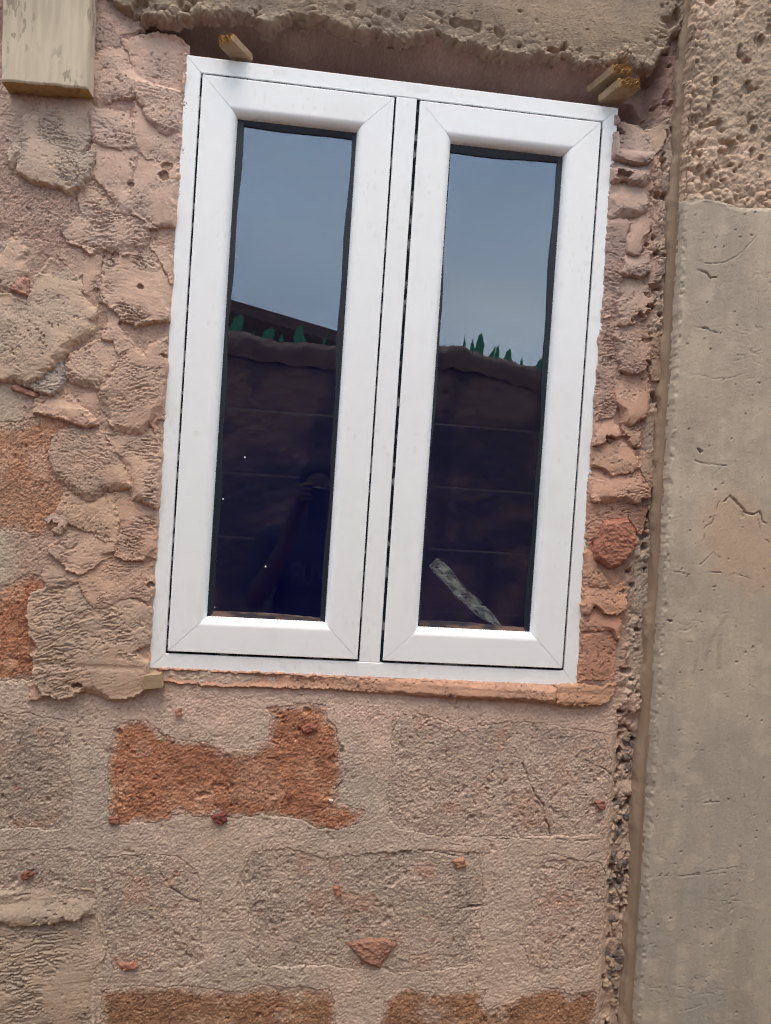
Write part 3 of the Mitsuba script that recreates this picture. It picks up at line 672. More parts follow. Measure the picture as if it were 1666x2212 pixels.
c = concrete_colour(x, z, (146, 122, 96), (128, 110, 92), 4030)
nn = (near * sr * .6)[..., None]
c = c * (1 - nn) + lin((150, 130, 108)) * nn
red = (sstep(.006, -.004, d + .012 * (fb(x, z, .03, 3, 4028) - .5)) * .8)[..., None]
c = c * (1 - red) + lin((138, 106, 94)) * red
yl = LY - h
q = np.stack([x, yl, z], -1)
und = sstep(.008, -.001, d) * (np.abs(x) < 1)
z = z + und * .009 * (meshkit.fbm(q / .007, 3, 4040) - .5)
x = x + und * .007 * (meshkit.fbm(q / .007, 3, 4041) - .5)
yl = yl + und * .008 * (meshkit.fbm(q / .009, 3, 4042) - .5)
v, f, used = gridmesh(x, yl, z, d > -.0095)
add('concrete_lintel', (v, f), 'concrete_material', True, c.reshape(-1, 3)[used], label='brown concrete lintel beam with a ragged gravelly lower edge above the window', category='lintel', kind='thing')

# column: two pours, the lower one smooth, the upper one honeycombed
CY = -.062
thing('concrete_column', label='tall grey brown concrete column right of the window with a cracked face', category='column', kind='thing')


def col_front(key, ztop, zbot, upper, **lab):
    x, z = np.meshgrid(axis(.895, 1.22, .0017, .895, 1.27, .0017) if False else np.arange(.892, 1.24, .0017),
                       axis(max(zbot, Z0 - .74), min(ztop, Z0 + 1.34), .0017, zbot, ztop, .03))
    e = x - col_edge(z)
    led = led_z(x)
    wx, wz = warped(x, z, .010 if upper else .006, .012, 5000 + upper)
    d = np.minimum(e + (wx - x) * (1.6 if upper else 1.0), (1.235 - x))
    if upper:
        d = np.minimum(d, z - led + .004)
    else:
        d = np.minimum(d, led - z)
    if upper:
        st, sr = stones(x, z, .016, 5010, (.88, 1.27, Z0 + .8, Z0 + 1.4))
        k = .08 + .4 * sstep(.52, .64, fb(x, z, .06, 3, 5009)) + .8 * sstep(.075, .02, z - led)
        k = np.maximum(k, .9 * sstep(.045, .01, e))
        h = -.006 + .010 * (fb(x, z, .05, 4, 5011) - .5) + k * (.011 * st - .005) + .009 * (fb(x, z, .010, 4, 5012) - .5) + np.random.default_rng(5015).normal(0, .0005, x.shape) - .010 * sstep(.58, .68, fb(x, z, .02, 3, 5013))
        c = concrete_colour(x, z, (170, 140, 112), (150, 126, 102), 5014)
        c = c * (1 + .35 * (sr[..., None] - .5) * k[..., None])
    else:
        chip = sstep(.008, .001, d + .010 * (fb(x, z, .012, 3, 5020) - .5) * 2)
        h = .004 * (fb(x, z, .22, 3, 5021) - .5) + .0012 * (fb(x, z, .02, 3, 5022) - .5) + .0007 * (fb(x, z, .012, 3, 5023, .10) - .5)
        pin = sstep(.77, .81, fb(x, z, .006, 2, 5024))
        h -= .0028 * pin + chip * .006 * fb(x, z, .008, 3, 5025)
        h -= .0012 * cracks(x, z, .03, .012, .018, 5027) * sstep(.56, .68, fb(x, z, .11, 2, 5028))
        h -= .8 * carve(x, z, COL_CRACKS)
        h += .0012 * sstep(.006, .002, np.abs(d - .004)) * sstep(.52, .62, fb(x, z, .03, 4, 5026))
        zr = z - Z0
        c = concrete_colour(x, z, (160, 142, 121), (146, 131, 113), 5030)
        t = sstep(.25, -.45, zr + .12 * (fb(x, z, .2, 3, 5031) - .5))[..., None]
        c = c * (1 - t) + concrete_colour(x, z, (143, 133, 118), (133, 128, 117), 5032) * t
        bl = (sstep(.5, .68, fb(x, z, .06, 4, 5040, .22)) * .35)[..., None]
        c = c * (1 - bl) + lin((128, 118, 102)) * bl
        bl = (sstep(.54, .7, fb(x, z, .03, 4, 5041)) * .3)[..., None]
        c = c * (1 - bl) + lin((178, 160, 138)) * bl
        pat = (sstep(.055, .0, sdf(wx, wz, BR)*-1) * .55)[..., None]
        c = c * (1 - pat) + lin((172, 134, 100)) * pat
        for line, wd in SMEAR:
            q = linedist(wx, wz, line)
            sm = (sstep(wd, wd * .3, q) * .45)[..., None]
            c = c * (1 - sm) + lin((126, 112, 98)) * sm
        h += np.random.default_rng(5016).normal(0, .00018, x.shape)
    h = h - .016 * sstep(.0012, -.004, d)
    v, f, used = gridmesh(x, CY - h, z, d > -.0035)
    add(key, (v, f), 'concrete_material', True, c.reshape(-1, 3)[used], **lab)


LED = PX([(1430, 436), (1474, 433), (1520, 425), (1560, 432), (1600, 447), (1666, 447), (1800, 452)], CY)


def led_z(x):
    o = np.argsort(LED[:, 0])
    return np.interp(x, LED[o, 0], LED[o, 1])


BR = PX(crop(*R6, K5, [(1250, 60), (1400, 60), (1600, 250), (1640, 620), (1500, 640), (1300, 480), (1200, 250)]), CY)
SMEAR = [(PX(crop(*R6, K5, l), CY), w) for l, w in (([(1290, 950), (1180, 1120), (1120, 1310)], .006), ([(1260, 1060), (1235, 1200), (1230, 1370)], .007), ([(1055, 1290), (1020, 1420)], .004))]
col_front('concrete_column__lower_pour', Z0 + .92, -.1, 0, label='smooth lower pour of the column with fine cracks')
col_front('concrete_column__upper_pour', 2.9, Z0 + .82, 1, label='rough honeycombed upper pour of the column showing gravel')
# the side that faces the window, still showing the shuttering board
z, yy = np.meshgrid(axis(Z0 - .74, Z0 + 1.34, .002, -.1, 2.9, .03), np.concatenate([np.arange(CY - .001 + .007, .045, .0018)]), indexing='ij')
sx = col_edge(z) + .0035 - .0016 * (fb(yy, z, .007, 3, 5100, .25) - .5) - .004 * (fb(yy, z, .05, 2, 5101) - .5) + .004 * sstep(.007, 0, yy - CY)
up = sstep(Z0 + .87, Z0 + .90, z)
sx += up * .010 * (fb(yy, z, .03, 3, 5102) - .5)
flash = sstep(-.028, -.008, yy + .024 * (fb(yy, z, .05, 3, 5103) - .5)) * (.4 + .6 * sstep(.4, .6, fb(yy, z, .06, 2, 5104)))
sx -= flash * (.006 + .006 * fb(yy, z, .012, 3, 5105))
t = sstep(.3, .7, fb(yy, z, .008, 3, 5106, .3))[..., None]
c = lin((146, 122, 94)) * (1 - t) + lin((130, 108, 84)) * t
c = c * (1 - .5 * flash[..., None]) + lin((152, 126, 106)) * .5 * flash[..., None]
v, f, used = gridmesh(sx, yy, z, np.ones(z.shape, bool))
add('concrete_column__side_face', (v, f[:, ::-1]), 'concrete_material', True, c.reshape(-1, 3)[used], label='smooth narrow side of the column facing the window')
add('concrete_column__core', box(.975, 1.225, -.045, .1, 0, 2.9), 'concrete_grey')
scene['concrete_grey'] = two(pr(rgb(.27, .23, .18), .9, .2))

# dark gravel standing out of the broken edge low down beside the column
rg = np.random.default_rng(77)
peb = []
for n in range(40):
    zz = Z0 - .06 - rg.uniform(0, .62)
    xx = col_edge(np.array(zz)) - rg.uniform(.006, .036)
    m = trimesh.creation.icosphere(subdivisions=2, radius=1)
    vv = m.vertices * rg.uniform(.0035, .0085, 3)
    vv = vv * (1 + 1.0 * (meshkit.fbm(m.vertices * 1.7 + n, 2, n)[:, None] - .5))
    peb.append(trimesh.Trimesh(vv + [xx, base_depth(np.array(xx), np.array(zz)) - rg.uniform(-.004, .003), zz], m.faces, process=False))
for tone, part in (((112, 101, 98), peb[:24]), ((150, 126, 104), peb[24:])):
    mm = trimesh.util.concatenate(part)
    add('concrete_column__gravel', mm, 'block_material', 35 if False else True, np.tile(lin(tone), (len(mm.vertices), 1)) * (.8 + .4 * meshkit.noise(mm.vertices / .012, 3))[:, None],
        kind='stuff', label='gravel standing out of the broken joint between wall and column')

# ---------------------------------------------------------------- the casement window
W, H, SA, SB, CT, CB, E = .8, 1.0976, .0314, .3449, .0306, .0325, .0661
thing('casement_window', label='white two leaf casement window with dark blue mirrored glass', category='window', kind='thing')


def members(x0, x1, z0, z1, prof, gap=.0004):
    """Four mitred members of a rectangular frame: bottom, right, top, left. prof: (inset, depth) points, closed."""
    out = []
    for k in range(4):
        rows = []
        for t, yv in prof:
            c = [(x0 + t, z0 + t), (x1 - t, z0 + t), (x1 - t, z1 - t), (x0 + t, z1 - t)]
            a, b = np.array(c[k]), np.array(c[(k + 1) % 4])
            u = (b - a) / np.linalg.norm(b - a)
            a, b = a + u * gap, b - u * gap
            rows.append(((a[0], yv, a[1]), (b[0], yv, b[1])))
        n = len(rows)
        v = np.array([r[0] for r in rows] + [r[1] for r in rows])
        f = [(i, (i + 1) % n, n + (i + 1) % n) for i in range(n)] + [(i, n + (i + 1) % n, n + i) for i in range(n)]
        caps = trimesh.creation.triangulate_polygon(__import__('shapely').Polygon(prof), engine='earcut')
        pp = {tuple(np.round(p, 7)): i for i, p in enumerate(prof)}
        idx = [pp[tuple(np.round(p, 7))] for p in caps[0]]
        f += [(idx[a], idx[b], idx[c]) for a, b, c in caps[1]] + [(n + idx[a], n + idx[c], n + idx[b]) for a, b, c in caps[1]]
        m = trimesh.Trimesh(v, f, process=False)
        m.fix_normals()
        out.append(m)
    return out


fr = [(0, .0012), (.0012, 0), (.0268, 0), (.0280, .0012), (.0280, .020), (.045, .020), (.045, .06), (0, .06)]
for name, m in zip(('sill', 'jamb', 'head', 'jamb'), members(0, W, Z0, Z0 + H, fr)):
    add(f'casement_window__{name}', m, 'white_plastic', 30)
mx0, mx1 = SA + SB + .0034, W - SA - SB - .0058
add('casement_window__mullion', box(mx0, mx1, .0004, .055, Z0 + .0284, Z0 + H - .0284, .001), 'white_plastic')
FOOT = np.array([CAM[0], CAM[2]])


def at_depth(px, pz, yv):
    k = (CAM[1] - yv) / CAM[1]
    return FOOT + (np.array([px, pz]) - FOOT) * k


SY = -.004
sp = [(0, SY + .0012), (.0012, SY), (.048, SY)] + [(.048 + .0155 * math.sin(a), SY + .017 * (1 - math.cos(a))) for a in np.linspace(.2, 1.45, 9)] + [(.0645, .0165), (.0645, .03), (0, .03)]
for n, xa in enumerate((SA, W - SA - SB)):
    sk = 'casement_window__sash' + ('' if n == 0 else '_001')
    (x0, z0), (x1, z1) = at_depth(xa, Z0 + CB, SY), at_depth(xa + SB, Z0 + H - CT, SY)
    if n == 0:
        labels[sk] = {'label': 'left hand leaf of the window'}
    else:
        labels[sk] = {'label': 'right hand leaf of the window'}
    for name, m in zip(('bottom_rail', 'stile', 'top_rail', 'stile'), members(x0, x1, z0, z1, sp)):
        add(f'{sk}__{name}', m, 'white_plastic', 30)
    i0, i1, j0, j1 = x0 + .0635, x1 - .0635, z0 + .0635, z1 - .0635
    GY = .018
    pane = trimesh.Trimesh([(i0 - .004, GY, j0 - .004), (i1 + .004, GY, j0 - .004), (i1 + .004, GY, j1 + .004), (i0 - .004, GY, j1 + .004)], [(0, 1, 2), (0, 2, 3)], process=False)
    add(f'{sk}__glass_pane', pane, 'tinted_glass')
    # wavy strips of sealant round the glass
    r = np.random.default_rng(90 + n)
    for side in range(4):
        L = (i1 - i0) if side % 2 == 0 else (j1 - j0)
        q = np.linspace(0, 1, 90)
        ph = r.uniform(0, 6, 3)
        wdt = (.0105 if side % 2 == 0 else .0095) + .0022 * np.sin(q * L * 9 + ph[0]) + .0012 * np.sin(q * L * 31 + ph[1]) + .0008 * (meshkit.noise(np.stack([q * L * 180, q * 0, q * 0], -1), side + n * 7) - .5)
        if side == 2:
            wdt += .003
        if side == 3 and n == 1:
            wdt -= .006
        if side == 0:
            wdt -= .001
        wdt = np.clip(wdt, .002, .02)
        o = np.stack([q * 0 - .002, wdt, wdt + .0004], 0)
        yv = np.array([GY - .0045, GY - .0028, GY - .0002])[:, None] + 0 * o
        tt = np.broadcast_to(q * L, o.shape)
        if side == 0:
            X, Z = i0 + tt, j0 + o
        elif side == 1:
            X, Z = i1 - o, j0 + tt
        elif side == 2:
            X, Z = i0 + tt, j1 - o
        else:
            X, Z = i0 + o, j0 + tt
        yv = yv - (.0006 if side % 2 else 0)
        v, f, used = gridmesh(X, yv, Z, np.ones(X.shape, bool))
        add(f'{sk}__sealant', (v, f), 'dusty_rubber_material' if side == 0 else 'rubber', True)
    # black brush seal in the gap round the leaf, with loose hairs
    hair = []
    for side, (a, b) in enumerate((((x0, z0), (x1, z0)), ((x1, z0), (x1, z1)), ((x1, z1), (x0, z1)), ((x0, z1), (x0, z0)))):
        L = math.dist(a, b)
        u = (np.array(b) - a) / L
        o = np.array([u[1], -u[0]])
        for q in np.arange(.004, L - .004, .0016):
            p = np.array(a) + u * q
            l = r.uniform(.0022, .0040) + (.0028 * r.random() ** 3 if (side == 2 or r.random() < .12) else 0)
            w2 = r.uniform(.0005, .0011)
            tip = p + o * l + u * r.normal(0, .0008)
            hair.append(((p[0] - u[0] * w2, .0015, p[1] - u[1] * w2), (p[0] + u[0] * w2, .0015, p[1] + u[1] * w2), (tip[0], -.0006 if l > .0042 else .0004, tip[1])))
    hv = np.array(hair).reshape(-1, 3)
    ring = []
    for k, m in enumerate(members(x0 - .0042, x1 + .0042, z0 - .0042, z1 + .0042, [(0, .004), (.012, .004), (.012, .007), (0, .007)], 0)):
        ring.append(m)
    m = trimesh.util.concatenate([trimesh.Trimesh(hv, np.arange(len(hv)).reshape(-1, 3), process=False)] + ring)
    add(f'{sk}__brush_seal', m, 'brush_material')
for q, (a, b) in enumerate([(529, 988), (482, 1078), (574, 1224), (461, 1300), (464, 1312)]):
    p = P(a, b, .0172)
    m = trimesh.creation.icosphere(subdivisions=2, radius=.0016 if q < 3 else .0009)
    m.apply_scale([1, .3, 1.1])
    m.apply_translation(p)
    add('casement_window__paint_speck', m, 'paint_material', True)

# crumpled strip of clear film stuck on the right pane
cl = np.array([P(a, b, .022) for a, b in crop(1640 * .5423, 1900 * .5423, .2018, [(230, 900), (330, 1010), (420, 1110), (520, 1230), (640, 1340), (770, 1450), (870, 1530), (935, 1600)])])
wd = np.array([.012, .014, .013, .0115, .0125, .012, .008, .005])
q = np.linspace(0, 7, 110)
cen = np.stack([np.interp(q, range(8), cl[:, k]) for k in range(3)], -1)
ww = np.interp(q, range(8), wd)
tg = np.gradient(cen, axis=0)
nr = np.stack([-tg[:, 2], tg[:, 1] * 0, tg[:, 0]], -1)
nr /= np.linalg.norm(nr, axis=1, keepdims=True)
sgrid = np.linspace(-1, 1, 22)
pts = cen[:, None] + nr[:, None] * (ww[:, None] * sgrid)[..., None]
pts[..., 1] += -.0052 - .004 * (meshkit.fbm(pts / .012, 4, 301) - .5) + .004 * np.abs(meshkit.fbm(pts / [.03, .03, .006], 3, 302) - .5)
pts += (meshkit.fbm(pts / .02, 3, 303)[..., None] - .5) * nr[:, None] * .006
i = np.arange(110 * 22).reshape(110, 22)
f = np.vstack([np.stack([i[:-1, :-1].ravel(), i[1:, :-1].ravel(), i[1:, 1:].ravel()], 1), np.stack([i[:-1, :-1].ravel(), i[1:, 1:].ravel(), i[:-1, 1:].ravel()], 1)])
scene['film_material'] = {'type': 'blendbsdf', 'weight': mikit.proc(lambda p, n, uv: 0.05 + 0.28 * mikit.smoothstep(.2, .85, mikit.fbm((p.x + p.z) * 150, 3.0, (p.z - p.x) * 40, 4))),
                          'a': {'type': 'thindielectric', 'int_ior': 1.3}, 'b': two(pr(rgb(.50, .56, .53), .5, .3))}
add('plastic_strip', (pts.reshape(-1, 3), f), 'film_material', True, label='crumpled strip of clear plastic film stuck slanting across the foot of the right hand pane', category='plastic strip')

# ---------------------------------------------------------------- timber
# board nailed to the wall, top left
thing('wooden_plank', label='weathered pale wooden plank fixed upright at the top left corner', category='plank')
py = -.040
a, b, c, d2 = P(1.3, 174, py), P(190, 190, py), P(195, 0, py), P(6, 0, py)
up = (c - b) / np.linalg.norm(c - b)
rt = (b - a) / np.linalg.norm(b - a)
wdt = np.linalg.norm(b - a)
nu, nv = 110, 190
U, V = np.meshgrid(np.linspace(0, 1, nu), np.linspace(0, 1, nv))


def plank_pt(u, v, yv):
    q = a + rt * (u * wdt)[..., None] + up * (v * .62)[..., None]
    lo = .004 * (meshkit.fbm(np.stack([u * 9, yv * 60, 0 * u], -1), 3, 21) - .5) * np.clip(1 - v * 30, 0, 1)
    q[..., 2] += lo
    q[..., 0] += .0016 * (meshkit.fbm(np.stack([v * 30, yv * 20, u * 0 + 2], -1), 3, 22) - .5)
    q[..., 1] = yv
    return q


V2 = V ** 1.8
F = plank_pt(U, V2, py + .0016 * (meshkit.fbm(np.stack([U * 26, V2 * 5, U * 0], -1), 4, 23) - .5) + .004 * np.clip(1 - np.minimum(U, 1 - U) * 45, 0, 1) ** 2 + .003 * np.clip(1 - V2 * 160, 0, 1) ** 2)
v, f, _ = gridmesh(F[..., 0], F[..., 1], F[..., 2], np.ones(U.shape, bool))
add('wooden_plank__face', (v, f), 'plank_wood', True)
bm = []
Ub, Yb = np.meshgrid(np.linspace(0, 1, 90), np.linspace(0, 1, 14))
B = plank_pt(Ub, Ub * 0, py + .003 + Yb * .036)
B[..., 2] += .0025 * (meshkit.fbm(np.stack([Ub * 40, Yb * 5, Ub * 0], -1), 3, 24) - .5) * np.clip(Yb * 6, 0, 1)
v, f, _ = gridmesh(B[..., 0], B[..., 1], B[..., 2], np.ones(Ub.shape, bool))
add('wooden_plank__end', (v, f[:, ::-1]), 'end_grain', True, label='sawn lower end of the plank')
Vs, Ys = np.meshgrid(np.linspace(0, 1, 150) ** 1.8, np.linspace(0, 1, 10), indexing='ij')
for uu, flip in ((1.0, 1), (0.0, -1)):
    S = plank_pt(Vs * 0 + uu, Vs, py + .004 + Ys * .036)
    v, f, _ = gridmesh(S[..., 0], S[..., 1], S[..., 2], np.ones(Vs.shape, bool))
    add('wooden_plank__edge', (v, f[:, ::flip]), 'plank_wood', True)


def wedge(key, p0, p1, side, thick, taper, seed, **lab):
    """A split stick from p0 (wide clean end at the frame) to p1 (torn end)."""
    thing(key, **lab)
    p0, p1, side = np.array(p0), np.array(p1), np.array(side, float)
    ax = p1 - p0
    side = side - ax * (side @ ax) / (ax @ ax)
    hw = np.linalg.norm(side) / 2
    side /= np.linalg.norm(side)
    nn = np.cross(ax / np.linalg.norm(ax), side)
    n, k = 26, 40
    r = np.random.default_rng(seed)
    rows = []
    for i in range(n):
        s = i / (n - 1)
        w, t = hw * (1 - .10 * s), thick / 2 * (taper + (1 - taper) * s)
        loop = []
        for e in range(k):
            g = 4 * e / k
            q, fr_ = int(g), g % 1
            cx, cz = [(-1 + 2 * fr_, -1), (1, -1 + 2 * fr_), (1 - 2 * fr_, 1), (-1, 1 - 2 * fr_)][q]
            rr = .93 if min(abs(abs(cx) - 1), 1) < .01 and abs(abs(cz) - 1) < .01 else 1
            loop.append(p0 + ax * s + side * cx * w * rr + nn * cz * t * rr)
        rows.append(loop)
    rows = np.array(rows)
    rows += (meshkit.fbm(rows / [.02, .02, .02], 3, seed)[..., None] - .5) * .002
    v = rows.reshape(-1, 3)
    i = np.arange(n * k).reshape(n, k)
    j = np.roll(i, -1, 1)
    f = np.vstack([np.stack([i[:-1].ravel(), j[:-1].ravel(), j[1:].ravel()], 1), np.stack([i[:-1].ravel(), j[1:].ravel(), i[1:].ravel()], 1)])
    v = np.vstack([v, [p0]])
    f = np.vstack([f, np.stack([i[0], np.full(k, len(v) - 1), j[0]], 1)])
    m = trimesh.Trimesh(v, f, process=False)
    m.fix_normals()
    add(key + '__stick', m, 'wedge_wood', 40)
    # fibrous torn end
    gu, gv = np.meshgrid(np.linspace(-1, 1, 30), np.linspace(-1, 1, 22))
    th = thick / 2
    q = p1 + side * (gu * hw * .90)[..., None] + nn * (gv * th)[..., None]
    hgt = (meshkit.fbm(np.stack([gu * 5, gv * 3.2, gu * 0 + seed], -1), 3, seed + 1) - .38) * .022 * np.clip((1 - np.maximum(abs(gu), abs(gv))) * 9, 0, 1) - .001
    q = q + (ax / np.linalg.norm(ax)) * hgt[..., None]
    i = np.arange(30 * 22).reshape(22, 30)
    f = np.vstack([np.stack([i[:-1, :-1].ravel(), i[:-1, 1:].ravel(), i[1:, 1:].ravel()], 1), np.stack([i[:-1, :-1].ravel(), i[1:, 1:].ravel(), i[1:, :-1].ravel()], 1)])
    add(key + '__torn_end', (q.reshape(-1, 3), f), 'torn_wood', 30)


hd = Z0 + H
wedge('wood_wedge', P(528, 128, .016), P(489, 86, -.035), P(548, 131, 0) - P(500, 127, 0), .017, .8, 11, label='split wood wedge jammed upright between lintel and frame near the left top corner', category='wedge')
wedge('wood_wedge_001', P(1318, 216, .010), P(1360, 180, -.042), P(1345, 214, 0) - P(1298, 206, -.02), .017, .85, 12, label='lower of the two wood wedges over the top right corner of the frame', category='wedge')
wedge('wood_wedge_002', P(1290, 196, .030), P(1345, 150, -.036), P(1325, 190, .02) - P(1283, 184, .0), .015, .85, 13, label='upper wood wedge with a yellow torn end over the top right corner', category='wedge')
c0 = PX([(312, 1459), (346, 1457), (351, 1485), (310, 1489)], -.022)
m = trimesh.convex.convex_hull(np.array([(p[0], yv, p[1]) for p in c0 for yv in (-.024, .02)])).subdivide_to_size(.006)
m.vertices += (meshkit.fbm(m.vertices / .015, 3, 9)[:, None] - .5) * .002
add('wood_offcut', m, 'wedge_wood', 30, label='small sawn wood block packed under the bottom left corner of the frame', category='wood block')

# ---------------------------------------------------------------- the room behind the glass
scene['room_material'] = two(pr(rgb(.72, .72, .74), .9, .1))
add('room', trimesh.util.concatenate([box(-1.2, 2.0, .85, .95, 0, 2.9), box(-1.3, -1.2, .16, .95, 0, 2.9), box(2.0, 2.1, .16, .95, 0, 2.9), box(-1.3, 2.1, .16, .95, 2.9, 3.0), box(-1.3, 2.1, .16, .95, -.1, .004),
                                      box(-1.3, -.02, .16, .19, 0, 2.9), box(.82, 2.1, .16, .19, 0, 2.9), box(-.02, .82, .16, .19, 0, Z0 + .01), box(-.02, .82, .16, .19, Z0 + H - .01, 2.9)]), 'room_material')
add('block_wall__reveal', trimesh.util.concatenate([box(-.02, .82, .0602, .159, Z0 + H - .03, Z0 + H - .008), box(-.02, .82, .0602, .159, Z0 + .004, Z0 + .024),
                                                    box(-.02, .004, .0602, .159, Z0 + .025, Z0 + H - .031), box(.796, .82, .0602, .159, Z0 + .025, Z0 + H - .031)]), 'earth_material')
labels['room'] = {'kind': 'structure', 'label': 'dim bare passage behind the dark glass'}
scene['earth_material'] = two(pr(mikit.proc(lambda p, n, uv: mikit.mix((.26, .16, .10), (.20, .14, .10), mikit.fbm(p.x * 3, p.y * 3, 0, 4))), .95, .1))
g = 300.0
add('ground', trimesh.Trimesh([(-g, -g, 0), (g, -g, 0), (g, g, 0), (-g, g, 0)], [(0, 1, 2), (0, 2, 3)], process=False), 'earth_material', label='bare reddish earth of the alley', kind='structure')

# ---------------------------------------------------------------- across the alley (seen in the glass): boundary wall topped with bottle glass
thing('boundary_wall', label='block wall topped with mortar and green glass shards, mirrored in the window', category='wall', kind='thing')


def bw_col(p, n, uv):
    a = mikit.fbm(p.x * 5, p.y * 5, p.z * 5, 4)
    st_ = mikit.fbm(p.x * 9, 0.0, p.z * 1.2, 3)
    return mikit.mix(mikit.mix((.26, .175, .145), (.12, .10, .095), mikit.smoothstep(.38, .62, a)), (.08, .07, .07), .6 * mikit.smoothstep(.5, .7, st_))


scene['boundary_block_material'] = two(bump(pr(mikit.proc(bw_col), .95, .1), lambda p, n, uv: .016 * mikit.fbm(p.x * 34, p.y * 34, p.z * 34, 4), 2e-3))
scene['pale_mortar'] = two(pr(rgb(.34, .28, .25), .95, .1))
scene['coping_material'] = two(bump(pr(mikit.proc(lambda p, n, uv: mikit.mix((.27, .185, .15), (.15, .115, .10), mikit.fbm(p.x * 20, p.y * 20, p.z * 20, 4))), .95, .1), sandgrain))
BY, PITCH = -2.1, .291
add('boundary_wall__mortar', box(-3.2, 3.6, BY - .17, BY - .0008, 0, Z0 + .985), 'pale_mortar')
r = np.random.default_rng(31)
tops = [Z0 + .69 - PITCH * k for k in range(-1, 7)]
for k, zt in enumerate(tops):
    zb = max(zt - PITCH + .006, 0.0)
    zt = zt - .004 + (0 if k else 0)
    if zt < .05:
        continue
    off = 1.28 if k % 2 == 1 else 1.28 + .24
    for xx in np.arange(off - .48 * 9, 3.5, .48):
        if xx < -2.9:
            continue
        add('boundary_wall__block', box(xx + .0022, xx + .4778, BY - .15, BY + .004 + r.uniform(-.001, .002), zb, zt, .003), 'boundary_block_material')
# uneven coping bed
cx = np.linspace(-3.2, 3.6, 500)
ct = np.interp(cx, [-3, -.13, .17, .37, .6, .83, .99, 1.14, 1.33, 3.4], np.array([1.05, 1.043, 1.016, 1.018, 1.045, 1.067, 1.055, 1.026, .99, 1.0]) + Z0) + .012 * (meshkit.fbm(np.stack([cx * 14, cx * 0, cx * 0], -1), 4, 77) - .5)
ang = np.linspace(0, 1, 16)
ox = np.repeat(cx[:, None], 16, 1)
prof_y = np.interp(ang, [0, .18, .36, .64, .82, 1], [BY + .012, BY + .022, BY - .02, BY - .13, BY - .19, BY - .18])
prof_z = np.interp(ang, [0, .18, .36, .64, .82, 1], [-.115, -.04, 0, 0, -.04, -.115])
oy = np.repeat(prof_y[None], 500, 0)
oz = ct[:, None] + prof_z * np.ones((500, 1))
w3 = np.stack([ox, oy, oz], -1)
w3 = w3 + (meshkit.fbm(w3 / .05, 4, 78)[..., None] - .5) * np.array([.012, .030, .046])
v, f, _ = gridmesh(w3[..., 0].T, w3[..., 1].T, w3[..., 2].T, np.ones((16, 500), bool))
add('boundary_wall__coping', (v, f), 'coping_material', 40)
scene['bottle_glass'] = {'type': 'principledthin', 'base_color': rgb(.20, .48, .32), 'roughness': .15, 'diff_trans': 1.2, 'spec_trans': .0, 'eta': 1.5}
# reflected positions: (x, height, width, lean)
shards = [(-.115, .10, .055, .25), (-.03, .05, .022, .1), (.03, .065, .06, .45), (.105, .05, .026, .0), (.185, .105, .058, .03), (.30, .085, .018, .02), (.372, .055, .04, .3),
          (.862, .03, .016, .2), (.905, .035, .018, .1), (.965, .085, .016, -.03), (1.005, .075, .03, -.1), (1.035, .115, .045, .08), (1.085, .06, .026, .4), (1.125, .085, .028, .05), (1.165, .07, .034, .15),
          (1.20, .06, .024, -.1), (1.24, .05, .016, .1), (1.32, .085, .045, .4)]
xs = [s[0] for s in shards]
for q in np.concatenate([np.arange(-3.0, -.2, .11), np.arange(1.45, 3.4, .11), [.47, .55, .63, .71, .79]]):
    shards.append((q + r.uniform(-.03, .03), r.uniform(.04, .11), r.uniform(.02, .055), r.normal(0, .2)))
for n, (sx_, hh, w_, lean) in enumerate(shards):
    rr = np.random.default_rng(600 + n)
    zt = np.interp(sx_, cx, ct) - .015
    yy_ = BY - .03 - rr.uniform(0, .05)
    k = 9
    q = np.linspace(0, 1, k)
    tipx = lean * hh
    left = np.stack([-w_ / 2 * (1 - q ** (rr.uniform(2.5, 7) if w_ > .03 else rr.uniform(1.1, 2.2))) + tipx * q, q * hh], -1)
    right = np.stack([w_ / 2 * (1 - q ** (rr.uniform(2.5, 7) if w_ > .03 else rr.uniform(1.1, 2.2))) + tipx * q, q * hh * rr.uniform(.9, 1)], -1)
    left[1:-1] += rr.normal(0, w_ * .05, (k - 2, 2))
    right[1:-1] += rr.normal(0, w_ * .05, (k - 2, 2))
    cur = rr.choice([-1, 1]) * 6
    lp = np.array([(sx_ + a_, yy_ + cur * a_ * a_, zt + b_) for a_, b_ in left])
    rp = np.array([(sx_ + a_, yy_ + cur * a_ * a_, zt + b_) for a_, b_ in right])
    mid = (lp + rp) / 2
    mid[:, 1] = yy_
    th = np.array([0, .0035, 0])
    v = np.vstack([lp, mid, rp, lp - th, mid - th, rp - th])
    f = []
    for i in range(k - 1):
        for o in (0, k):
            f += [(o + i, o + k + i, o + k + i + 1), (o + i, o + k + i + 1, o + i + 1)]
            f += [(3 * k + o + i, 3 * k + o + k + i + 1, 3 * k + o + k + i), (3 * k + o + i, 3 * k + o + i + 1, 3 * k + o + k + i + 1)]
        f += [(i, i + 1, 3 * k + i + 1), (i, 3 * k + i + 1, 3 * k + i), (2 * k + i, 5 * k + i + 1, 2 * k + i + 1), (2 * k + i, 5 * k + i, 5 * k + i + 1)]
    m = trimesh.Trimesh(v, f, process=False)
    add('boundary_wall__glass_shard', m, 'bottle_glass', False)

